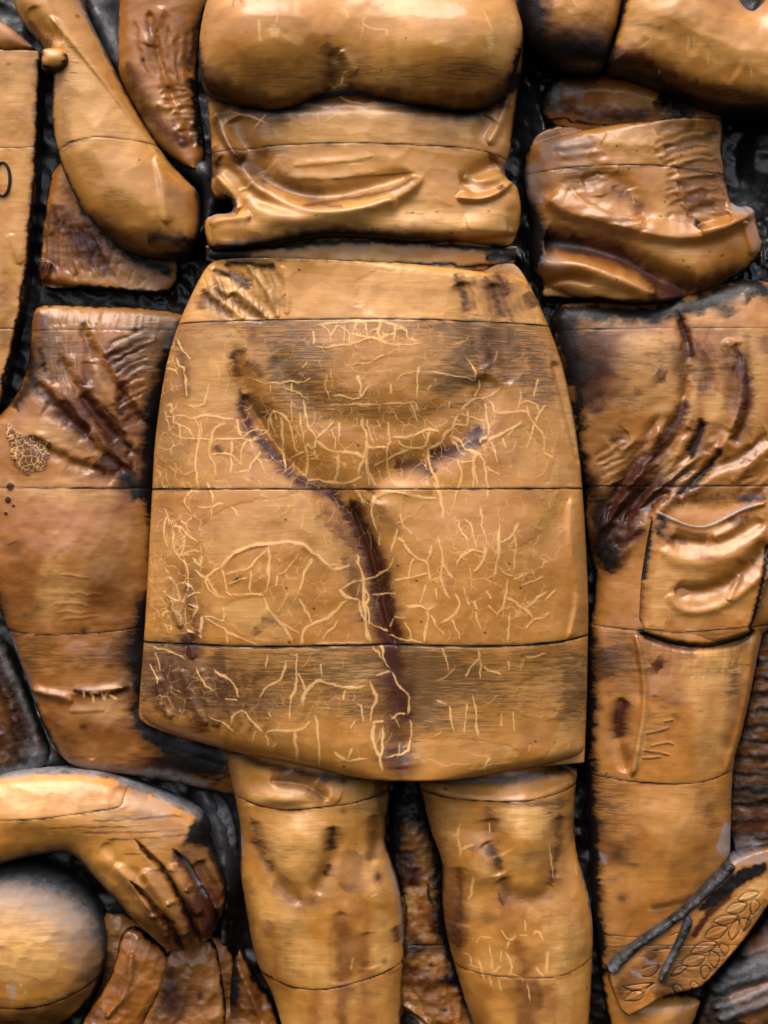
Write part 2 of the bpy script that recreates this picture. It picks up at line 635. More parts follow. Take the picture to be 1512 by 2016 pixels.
    cz = addm(mul(line, sharp), mul(mul(ramp(ck2.outputs['Distance'], .050, .010), brk), ramp(craze, .08, .55, 0, 1)), True)
    crk = addm(crack, cz, True)
    col = mix(mul(crk, .80), col, (.82, .46, .16))
    # black paint in the recesses
    kn = addm(black, mul(addm(noise((160, 160, 320), 4, .7), -.5), mul(black, .6)), True)
    kk = ramp(kn, .04, .85)
    col = mix(kk, col, (.0075, .0048, .0040))
    # grey dust and bloom, plus painted rim sheen
    dn = noise((130, 130, 130), 5, .75, .4)
    dd = mul(dust, ramp(dn, .30, .62, .25, 1))
    col = mix(dd, col, (.28, .28, .295))
    L(col, bs.inputs['Base Color'])

    rg = addm(rough, mul(ramp(patch, .3, .7), .10))
    rg = addm(rg, mul(blond, .16))
    rg = addm(rg, mul(dd, .5))
    rg = addm(rg, mul(crk, .25), True)
    L(rg, bs.inputs['Roughness'])
    bs.inputs['IOR'].default_value = 1.5
    L(ramp(addm(kk, mul(bn, .9), True), 0, 1, .5, .2), bs.inputs['Specular IOR Level'])
    cw = ramp(addm(addm(mul(blond, .45), mul(dd, 1.0)), addm(mul(crk, .5), mul(kk, kcoat))), 0, 1, coat, 0)
    L(mul(cw, ramp(addm(bn, s2), 0, 1, 1, .3)), bs.inputs['Coat Weight'])
    L(ramp(patch, .3, .7, .10, .30), bs.inputs['Coat Roughness'])

    # relief too fine for the mesh: fibre, brush marks, orange peel of the varnish
    bumpy = noise((450, 350, 800), 3, .7)
    gr2 = noise((14, 60, 900), 3, .6)
    hgt = addm(mul(gr2, .20), mul(crack, .35))
    hgt = addm(hgt, mul(addm(mul(black, .9), addm(mul(brown, .55), addm(mul(soot, .3), .12))), bumpy))
    bp = N("ShaderNodeBump"); bp.inputs['Strength'].default_value = .55; bp.inputs['Distance'].default_value = .0007
    L(hgt, bp.inputs['Height'])
    L(bp.outputs[0], bs.inputs['Normal'])
    peel = noise((95, 95, 120), 2, .55)
    b2 = N("ShaderNodeBump"); b2.inputs['Strength'].default_value = .22; b2.inputs['Distance'].default_value = .0012
    L(addm(peel, mul(addm(mul(black, .6), mul(brown, .25)), bumpy)), b2.inputs['Height'])
    L(b2.outputs[0], bs.inputs['Coat Normal'])
    return m


WOOD = wood_material('varnished_wood', (.65, .295, .056), (.43, .160, .018))
MIDWOOD = wood_material('brown_varnished_wood', (.58, .245, .046), (.34, .108, .012), rough=.38)
DARKWOOD = wood_material('darker_varnished_wood', (.50, .190, .032), (.23, .064, .007), rough=.36)

BOARD = wood_material('black_painted_board', (.5, .2, .04), (.3, .1, .01), rough=.30, coat=.9, kcoat=.25)
# ------------------------------------------------------------------ the backing board, painted black
bd = Relief("-80,-80 1592,-80 1592,2096 -80,2096", cell=4.0, base=0, smooth=0, ref=0)
bd.lumps(90, 10, 3).lumps(22, 3, 7)
bd.scallop(60, 34, 30, 8, 4)
bd.m['black'][:] = 1.0
for x, y, rx, ry, a in ((425, 380, 22, 60, .55), (1050, 250, 30, 90, .35), (1075, 560, 40, 30, .5), (430, 1620, 40, 90, .75), (1462, 410, 26, 40, .8),
                        (215, 60, 45, 80, .5), (1500, 420, 60, 60, .45), (60, 630, 14, 60, .4), (330, 540, 30, 30, .3), (0, 1340, 30, 90, .55)):
    bd.bl('dust', x, y, rx, ry, 0, a * .4)
bd.st('dust', "215,60 262,160 320,250 372,330", 12, .6, jit=5)
bd.st('h', "195,30 250,140 305,240 360,320 400,350", 26, 44, tp=(0, 0)); bd.st('h', "410,340 425,400 395,470", 20, 50, tp=(0, 0)); bd.st('dust', "205,40 255,140 310,235 365,322 420,360", 14, .6, jit=6, tp=(0, 0))
bd.st('h', "400,1560 430,1620 450,1720 440,1850", 26, 30, tp=(0, 0)); bd.bl('h', 60, 1500, 80, 30, 0, 40); bd.bl('h', 1480, 620, 40, 60, 0, 40); bd.bl('h', 1480, 1690, 60, 40, 0, 40)
wr = bd.blobmask(1068, 260, 50, 190) + bd.blobmask(1070, 520, 40, 90) + bd.blobmask(1495, 480, 60, 120) + .6 * bd.blobmask(330, 560, 60, 50) + .5 * bd.blobmask(420, 390, 40, 70)
bd.h += wr * (26 * np.abs(fbm(bd.X / 20, bd.Y / 34, 21, 4) - .5) * 2 + 9 * (fbm(bd.X / 8, bd.Y / 10, 5, 2) - .5))
bd.h += 30 * bd.blobmask(1075, 300, 40, 200)
# black carved knob of wood beside the right hand shirt
bd.bl('h', 1520, 315, 60, 78, 0, 40, p=2)
bd.st('brown', "1500,275 1512,272", 9, .8); bd.st('brown', "1490,380 1512,375", 8, .7)
board = bd.build('backing_board', BOARD, None)
board['kind'] = 'structure'
board['label'] = 'black painted backing board of the carved relief'

# ------------------------------------------------------------------ central woman
woman = thing('carved_woman', 'central carved wooden woman in a close knee-length skirt with bare legs', 'carving', 715, 2016)

# skirt ------------------------------------------------------------
s = Relief("405,520 378,570 350,632 328,700 312,790 302,870 297,960 291,1080 285,1200 277,1310 270,1400 273,1424 330,1447 400,1467 470,1485 560,1507 "
           "640,1521 700,1528 790,1532 880,1530 960,1525 1050,1515 1120,1507 1151,1505 1153,1503 1157,1400 1160,1250 1160,1180 1155,1050 1147,930 "
           "1134,830 1114,730 1090,660 1065,600 1040,550 1018,518 1000,514 940,522 860,524 760,520 650,517 560,515 470,513 420,514",
           cell=1.55, base=112, smooth=1, ref=170)
s.row(82, 2.5, .55, 30)
s.roll(5, 4)
# belly, thighs and the valley between them
s.bl('h', 745, 735, 170, 115, 0, 24, p=1.4)
s.bl('h', 745, 880, 150, 60, 0, 8)
s.bl('h', 505, 1120, 125, 230, 8, 27)
s.bl('h', 960, 1110, 130, 240, -4, 30)
s.st('h', "470,690 486,790 545,880 610,940 690,1000 735,1110 765,1260 795,1500", (30, 50), -19, tp=(.25, .14))
s.st('h', "955,740 945,820 905,870 850,905 770,915 735,990", 30, -11)
s.st('h', "905,560 925,640 945,730", 20, -8); s.st('h', "970,560 985,680 1000,760", 16, -6)
s.st('h', "480,780 545,880 600,935", 10, -9, 'f'); s.st('h', "690,985 730,1080 760,1210 780,1270", 12, -13, 'f')
s.st('h', "545,700 600,790 680,830 800,845 880,810 930,750", 30, -5)
s.st('h', "740,980 760,960 820,970 850,960", 14, 4)
# carved flat areas and soft ridges
s.st('h', "1280,90 1270,300 1290,480 1330,680 1290,850 1260,930", 16, 6, 'f', zone='a4')
s.st('h', "1170,640 1220,800 1270,1000 1330,1250", 16, -7, 'f', zone='a2')
s.bl('h', 1090, 1030, 26, 90, 25, -6, 'p'); s.bl('h', 1120, 1110, 20, 130, 4, 4, 'p')
for p, a in (("450,80 600,130 720,220", 9), ("390,160 560,240 600,260", 6), ("420,200 600,340 680,400", 8), ("580,240 640,230 820,400", 7), ("690,80 820,240 880,400", 9), ("900,90 940,250 930,380", 6)):
    s.st('h', p, 6, a * .4, zone='a1')
for p, w, a in (("400,220 480,300 620,400", 7, -7), ("590,250 700,380 800,400", 8, -9), ("480,80 600,140 720,220", 9, -8), ("640,210 760,290 860,380", 9, -6), ("480,190 540,270 570,300", 6, -6)):
    s.st('h', p, w * 1.3, a * .5, zone='a1')
for p in ("230,560 220,680 300,860", "330,600 380,760 400,900", "300,1100 360,1300 460,1430", "150,1150 160,1300 240,1400", "420,1100 460,1300 520,1440"):
    s.st('h', p, 8, 5, zone='a3', jit=2); s.st('brown', p, 6, .28, zone='a3', jit=3)
s.lumps(90, 3.5, 2).lumps(22, .9, 5).scallop(46, 70, 10, 2.6, 8)
# worn-through pale areas with sharp ragged edges, darker varnish left standing a little proud
pale = [("a1", "400,440 640,440 700,560 600,620 620,760 660,860 620,960 400,950 330,880 350,620", .60, 7),
        ("a3", "420,240 600,130 900,80 1040,60 1130,230 1330,400 1330,440 1180,500 1060,370 1000,350 830,350 640,400 545,490 460,450 430,330", .62, 6),
        ("a3", "1060,1010 1180,980 1440,1000 1500,1080 1400,1150 1330,1200 1230,1210 1190,1180 1110,1120", .62, 5),
        ("a3", "820,1010 930,1000 960,1040 880,1050", .5, 4),
        ("a3", "600,680 800,665 830,740 900,840 960,930 800,930 700,900 610,840 560,760", .55, 5),
        ("a3", "180,120 320,270 420,360 440,480 350,620 260,860 180,840 130,640 100,450 110,240", .22, 8),
        ("a4", "1130,1600 1190,1520 1190,1440 1240,1380 1360,1340 1370,1690 1000,1720 920,1710 1020,1660 1110,1630", .55, 5),
        ("a4", "1300,100 1360,300 1380,880 1290,930 1330,700 1290,460 1280,200", .35, 4),
        ("a2", "1160,720 1240,780 1310,1000 1340,1180 1290,1190 1240,1120 1200,960 1165,840", .7, 3),
        ("a2", "1100,1370 1160,1320 1170,1220 1220,1180 1270,1260 1300,1370 1200,1380", .6, 4),
        ("a1", "400,150 900,90 900,390 340,410 310,330", .40, 8),
        ("a2", "0,110 560,110 640,380 0,395", .35, 8), ("a2", "900,110 960,90 1130,400 900,400", .3, 5),
        ("a1", "660,1180 760,1190 960,1360 1000,1500 800,1500 780,1370 600,1300", .35, 6),
        ("a4", "1130,60 1200,60 1220,330 1150,480 980,560 960,400 1100,260", .3, 12),
        ("a1", "520,1330 600,1330 600,1395 500,1390", .9, 4),
        ("a4", "920,1200 1200,1080 1250,1240 1180,1400 960,1360", .28, 14),
        ("a4", "330,1500 700,1500 980,1560 900,1680 360,1640", .25, 10),
        ("a2", "640,900 720,870 760,860 700,920 620,935", .8, 2), ("a2", "150,640 420,600 700,720 700,760 400,720 200,700 0,730 0,660", .38, 5),
        ("a2", "800,1130 1000,1000 1150,1200 1100,1340 860,1300", .35, 8)]
for z, p, a, r in pale:
    s.poly('blond', p, a, 5, r * 1.8, zone=z)
    s.poly('h', p, -.6, 3, r, zone=z)
# amber varnish panels, deeper in tone along their upper edge
for z, p, a in (("a3", "560,480 640,410 830,360 1010,380 1130,480 1200,520 1220,600 1260,640 1290,700 1100,820 1010,920 970,940 830,770 800,660 620,660 560,580", .35),
                ("a2", "0,430 420,440 560,640 700,740 600,900 480,1060 300,1100 60,1080 0,1040", .33), ("a2", "740,890 830,960 980,950 1060,1020 1180,1160 1150,1220 980,1040 830,1110 740,1120 690,1000", .55),
                ("a3", "1450,120 1512,90 1512,300 1460,240", .5), ("a3", "1360,700 1400,800 1420,930 1240,930 1300,780", .3), ("a1", "460,1010 560,990 800,1200 700,1290 480,1290", .35),
                ("a4", "0,880 90,940 0,950", .4), ("a4", "110,1130 230,1110 310,1240 320,1380 170,1410 120,1300", .55), ("a4", "110,1420 160,1420 160,1580 120,1540", .7),
                ("a4", "1040,600 1090,540 1110,600 1080,660", .4), ("a4", "640,360 900,380 960,520 700,560", .22), ("a4", "1140,1400 1220,1360 1200,1440 1150,1560 1080,1600", .55),
                ("a4", "120,110 260,80 330,160 200,260 130,230", .35), ("a3", "540,1010 800,990 1000,1400 700,1500 560,1400", .25), ("a2", "220,1240 420,1220 420,1330 240,1350", .5),
                ("a1", "830,960 1000,960 1100,1100 1200,1180 1380,1230 1300,1370 1060,1350 900,1180", .3), ("a2", "860,840 1040,820 1150,900 1160,1000 900,960", .35)):
    s.poly('red', p, a, 6, 6, zone=z)
s.m['blond'] = np.maximum(s.m['blond'], .26 * (s.Y < 636)); s.m['soot'] = np.maximum(s.m['soot'], .42 * (s.Y > 638) * np.exp(-((s.Y - 638) / 40) ** 2)); s.m['soot'] = np.maximum(s.m['soot'], .34 * (s.Y > 1268) * np.exp(-((s.Y - 1268) / 110) ** 2)); s.m['red'] = np.maximum(s.m['red'], .22 * (s.Y > 640) * (s.Y < 963))
s.m['red'] = np.maximum(s.m['red'], .42 * sstep(640, 700, s.Y) * (.4 + fbm(s.X / 120, s.Y / 60, 77)))
# brown stained creases
s.st('brown', "660,790 655,880 690,1000 760,1110 850,1190 930,1290 1010,1360 1150,1400 1260,1450", (7, 11), .85, zone='a1', jit=4)
s.st('brown', "1180,60 1290,160 1370,290 1430,450 1470,620 1500,780 1512,860", (7, 14), .95, zone='a3', tp=(.1, .0), jit=4)
s.st('brown', "0,180 50,300 110,420 160,560 190,720 215,900 235,980", (11, 17), .92, zone='a4', tp=(.0, .1), jit=4)
s.st('brown', "215,900 230,1080 260,1200 300,1330 320,1420", (13, 8), .8, zone='a4', jit=4)
s.st('brown', "150,1140 190,1280 200,1400 200,1660", 18, .42, zone='a4', jit=4); s.st('brown', "240,1560 250,1690", 22, .5, zone='a4')
s.st('brown', "0,120 120,120 180,230 260,300", 10, .4, zone='a4', jit=5)
s.st('brown', "1110,160 1200,180 1240,300 1330,420", 9, .45, zone='a3', jit=8)
s.st('brown', "1270,450 1330,520 1300,640 1380,700", 12, .55, zone='a3', jit=5); s.st('brown', "1370,760 1380,820", 7, .7, zone='a3')
s.st('brown', "610,640 620,600 690,580", 5, .75, zone='a1', jit=2); s.st('brown', "625,640 640,740", 7, .6, zone='a1', jit=3); s.st('brown', "690,650 760,700 780,750", 7, .5, zone='a1', jit=3)
s.st('brown', "740,460 710,540 800,520 830,560", 6, .4, zone='a1', jit=3); s.st('brown', "700,820 720,900 800,960 800,990", 10, .5, zone='a1', jit=4)
s.st('brown', "440,1200 520,1190 640,1150 700,1080 740,1020", (14, 12), .85, zone='a2', jit=3, tp=(.05, .1)); s.st('brown', "230,1265 330,1250 420,1270 470,1310", 13, .75, zone='a2', jit=2)
s.st('brown', "650,920 760,900 700,850 720,780 760,700 790,560", 6, .4, zone='a2', jit=3); s.st('brown', "690,1100 740,1150", 12, .7, zone='a2')
s.st('brown', "590,130 620,200 640,300 665,360", 7, .62, zone='a2', jit=3); s.st('brown', "690,140 700,200", 5, .4, zone='a2', jit=2); s.st('brown', "760,140 810,230 850,330 870,390", 7, .62, zone='a2', jit=3)
s.st('brown', "830,110 880,180 905,260", 7, .6, zone='a2', jit=3); s.st('brown', "1020,230 1065,320", 9, .6, zone='a2', jit=2); s.st('brown', "780,440 790,560 780,700", 9, .5, zone='a2', jit=3); s.st('brown', "900,440 910,560", 6, .4, zone='a2', jit=3)
for p in ("420,210 480,300 600,390", "600,250 680,330 800,390", "500,200 560,290", "410,230 430,340"):
    s.st('brown', p, 7, .5, zone='a1', jit=2)
s.st('brown', "350,880 370,960 380,1040", 7, .7, zone='a3'); s.st('brown', "560,480 640,415 830,370", 5, .6, 'f', zone='a3', jit=2); s.st('brown', "1130,480 1060,400 1010,385", 4, .3, zone='a3')
s.st('brown', "420,760 400,900 440,1010", 8, .35, zone='a3', jit=3); s.st('brown', "380,1380 420,1480", 10, .5, zone='a3'); s.st('brown', "520,1000 540,1260 560,1400", 9, .35, zone='a3', jit=3)
s.st('brown', "230,1000 230,1200 300,1330", 8, .35, zone='a3', jit=3); s.st('brown', "100,1050 160,1180 160,1300", 7, .3, zone='a3', jit=3)
s.st('brown', "250,500 330,700 330,870", 6, .45, zone='a1', jit=2); s.st('brown', "200,640 170,860 160,1100", 12, .25, zone='a1'); s.bl('brown', 1320, 680, 5, 4, 0, .8, 'a3')
s.st('brown', "515,1140 540,1190", 5, .6, zone='a1'); s.st('brown', "640,560 655,580", 6, .8, zone='a3'); s.st('brown', "735,850 770,890", 5, .5, zone='a3'); s.st('brown', "780,800 900,820", 4, .45, zone='a3', jit=2)
rr = np.random.default_rng(11)
for _ in range(100):
    x, y = rr.uniform(320, 1130), rr.choice([rr.uniform(650, 950), rr.uniform(975, 1255), rr.uniform(1280, 1500)])
    t, L_ = rr.normal(math.pi / 2, .5), rr.uniform(8, 26)
    q = [[x, y], [x + L_ * math.cos(t) + rr.uniform(-3, 3), y + L_ * math.sin(t)], [x + 2 * L_ * math.cos(t + .3), y + 1.9 * L_ * math.sin(t + .3)]]
    s.st('crack', q, rr.uniform(1.3, 2.4), rr.uniform(.3, .65), 'l', (.3, .3), zone='p', jit=1.5, sm=1)
s.fan((400, 535), (540, 520), (420, 640), (560, 635), 11, 4, -1.3, .30, -10, 'p', 3); s.fan((890, 530), (1020, 530), (920, 640), (1080, 650), 10, 4, -.9, .35, -5, 'p', 4); s.fan((905, 650), (1090, 660), (930, 760), (1100, 780), 9, 5, -1, .28, -4, 'p', 5, 'soot'); s.fan((300, 1290), (520, 1290), (310, 1420), (540, 1470), 12, 5, -1.2, .32, 4, 'p', 6)
# a glossy drip hanging over the lower joint
s.st('brown', "366,880 330,930 345,1000 375,1045", 6, .75, zone='a3', tp=(.2, .3)); s.st('h', "366,880 350,940 362,1000 375,1045", 7, 3.2, zone='a3')
s.st('brown', "762,1262 775,1330 790,1400 790,1520", (16, 22), .62, zone='p', tp=(0, 0), jit=5); s.st('brown', "690,1000 725,1080 748,1170 765,1262", 20, .4, zone='p', jit=5)
# soot brushed along the fibre
for z, x, y, rx, ry, an, a in (("a1", 900, 700, 60, 26, 42, .95), ("a1", 1010, 790, 50, 30, 40, .7), ("a1", 1000, 560, 75, 40, 20, .6), ("a1", 900, 900, 60, 40, 0, .55), ("a1", 850, 430, 60, 8, 0, .6), ("a1", 1250, 900, 80, 30, 0, .35),
                               ("a2", 620, 620, 24, 40, 20, .75), ("a2", 600, 740, 60, 26, -15, .75), ("a2", 650, 470, 14, 30, 0, .7), ("a2", 900, 620, 40, 44, 0, .7), ("a2", 880, 520, 90, 36, 0, .5), ("a2", 500, 470, 90, 14, 0, .45), ("a2", 1080, 660, 22, 60, -15, .65),
                               ("a2", 950, 760, 70, 20, 0, .6), ("a2", 1100, 860, 34, 24, 0, .6), ("a2", 560, 800, 60, 34, 0, .5),
                               ("a4", 330, 1040, 48, 30, 4, 1), ("a4", 350, 1180, 55, 42, 4, 1), ("a4", 400, 1330, 52, 50, 0, .9), ("a4", 480, 1090, 50, 26, 0, .7), ("a4", 620, 1130, 60, 32, 5, .5), ("a4", 1290, 1340, 30, 30, -10, .85), ("a4", 1330, 1180, 22, 50, -10, .7), ("a4", 1250, 1150, 10, 30, 0, .5),
                               ("a4", 1100, 1050, 60, 26, 0, .4), ("a4", 700, 1420, 70, 20, 0, .45), ("a4", 860, 1270, 60, 30, 0, .4),
                               ("a3", 530, 1080, 14, 60, 5, .75), ("a3", 330, 1130, 30, 66, 10, .7), ("a3", 200, 1060, 66, 40, 0, .8), ("a3", 230, 1220, 50, 22, 0, .6), ("a3", 800, 1300, 90, 28, 0, .7), ("a3", 950, 1120, 120, 36, 0, .45), ("a3", 1350, 1330, 60, 34, 0, .6),
                               ("a3", 350, 700, 16, 70, 5, .55), ("a3", 1300, 1080, 60, 30, 0, .4), ("a3", 80, 1180, 22, 80, 5, .5), ("a3", 420, 1330, 50, 50, 15, .5)):
    s.bl('soot', x, y, rx, ry, an, a * 1.05, z, rag=.5)
s.bl('black', 960, 730, 16, 10, 40, .25, 'a1'); s.bl('black', 860, 640, 12, 10, 40, .45, 'a1'); s.bl('black', 330, 1180, 12, 40, 8, .35, 'a4')
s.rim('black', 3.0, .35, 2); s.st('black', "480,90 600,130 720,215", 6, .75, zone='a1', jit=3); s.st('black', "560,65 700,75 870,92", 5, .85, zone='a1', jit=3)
s.st('dust', "590,130 640,180 720,220", 5, .5, zone='a1', jit=3)
s.st('black', "410,512 560,514 760,519 900,524 1005,513", 4, .8, jit=3, tp=(0, 0)); s.st('dust', "640,75 900,60 990,110", 4, .5, zone='a2', jit=2, tp=(0, .1))
s.st('dust', "1060,560 1100,660 1134,800 1150,930", 2.5, .35, tp=(.1, .1)); s.st('black', "1110,720 1140,860 1158,1050", 3, .3)  # the pale line is the skirt edge's specular rim, painted in
s.st('dust', "870,580 1000,600 1150,570", 3, 0, zone='a1')
for q in ((335, 850, 30, 260, 4, .30), (372, 1150, 46, 150, 4, .30), (330, 1350, 70, 70, 0, .42), (470, 1340, 40, 80, 12, .25), (1150, 1100, 10, 300, 0, .2), (560, 900, 60, 50, 30, .25), (980, 900, 60, 40, 0, .2), (1040, 1440, 30, 40, 20, .25)):
    s.bl('brown', *q, zone='p', rag=.6)
for q in ((600, 720, 70, 50, 30, .6), (920, 690, 70, 60, 0, .55), (740, 820, 200, 40, 0, .42), (900, 1340, 110, 60, 0, .5), (380, 1330, 110, 60, 0, .55), (1120, 1360, 40, 90, 0, .4), (600, 1340, 160, 50, 0, .35)):
    s.bl('soot', *q, zone='p', rag=.6)
# fine crazing down the left hand side and lower edge
s.bl('craze', 330, 800, 26, 200, 4, .62); s.bl('craze', 360, 1080, 50, 150, 4, .70); s.bl('craze', 340, 1200, 44, 60, 0, .55); s.bl('craze', 950, 810, 40, 30, 0, .25); s.bl('craze', 1070, 860, 40, 40, 0, .35); s.bl('craze', 450, 690, 60, 60, 0, .30)
s.bl('craze', 480, 850, 90, 70, 0, .35); s.bl('craze', 360, 1360, 70, 60, 0, .35); s.bl('craze', 700, 700, 160, 60, 0, .22); s.bl('craze', 900, 1080, 200, 160, 0, .30); s.bl('craze', 640, 860, 200, 120, 0, .34); s.bl('craze', 560, 1150, 130, 130, 0, .36); s.bl('craze', 850, 870, 180, 90, 0, .4); s.bl('craze', 1000, 1150, 110, 120, 0, .36); s.bl('craze', 620, 1400, 200, 90, 0, .24); s.bl('craze', 760, 660, 160, 50, 0, .3)
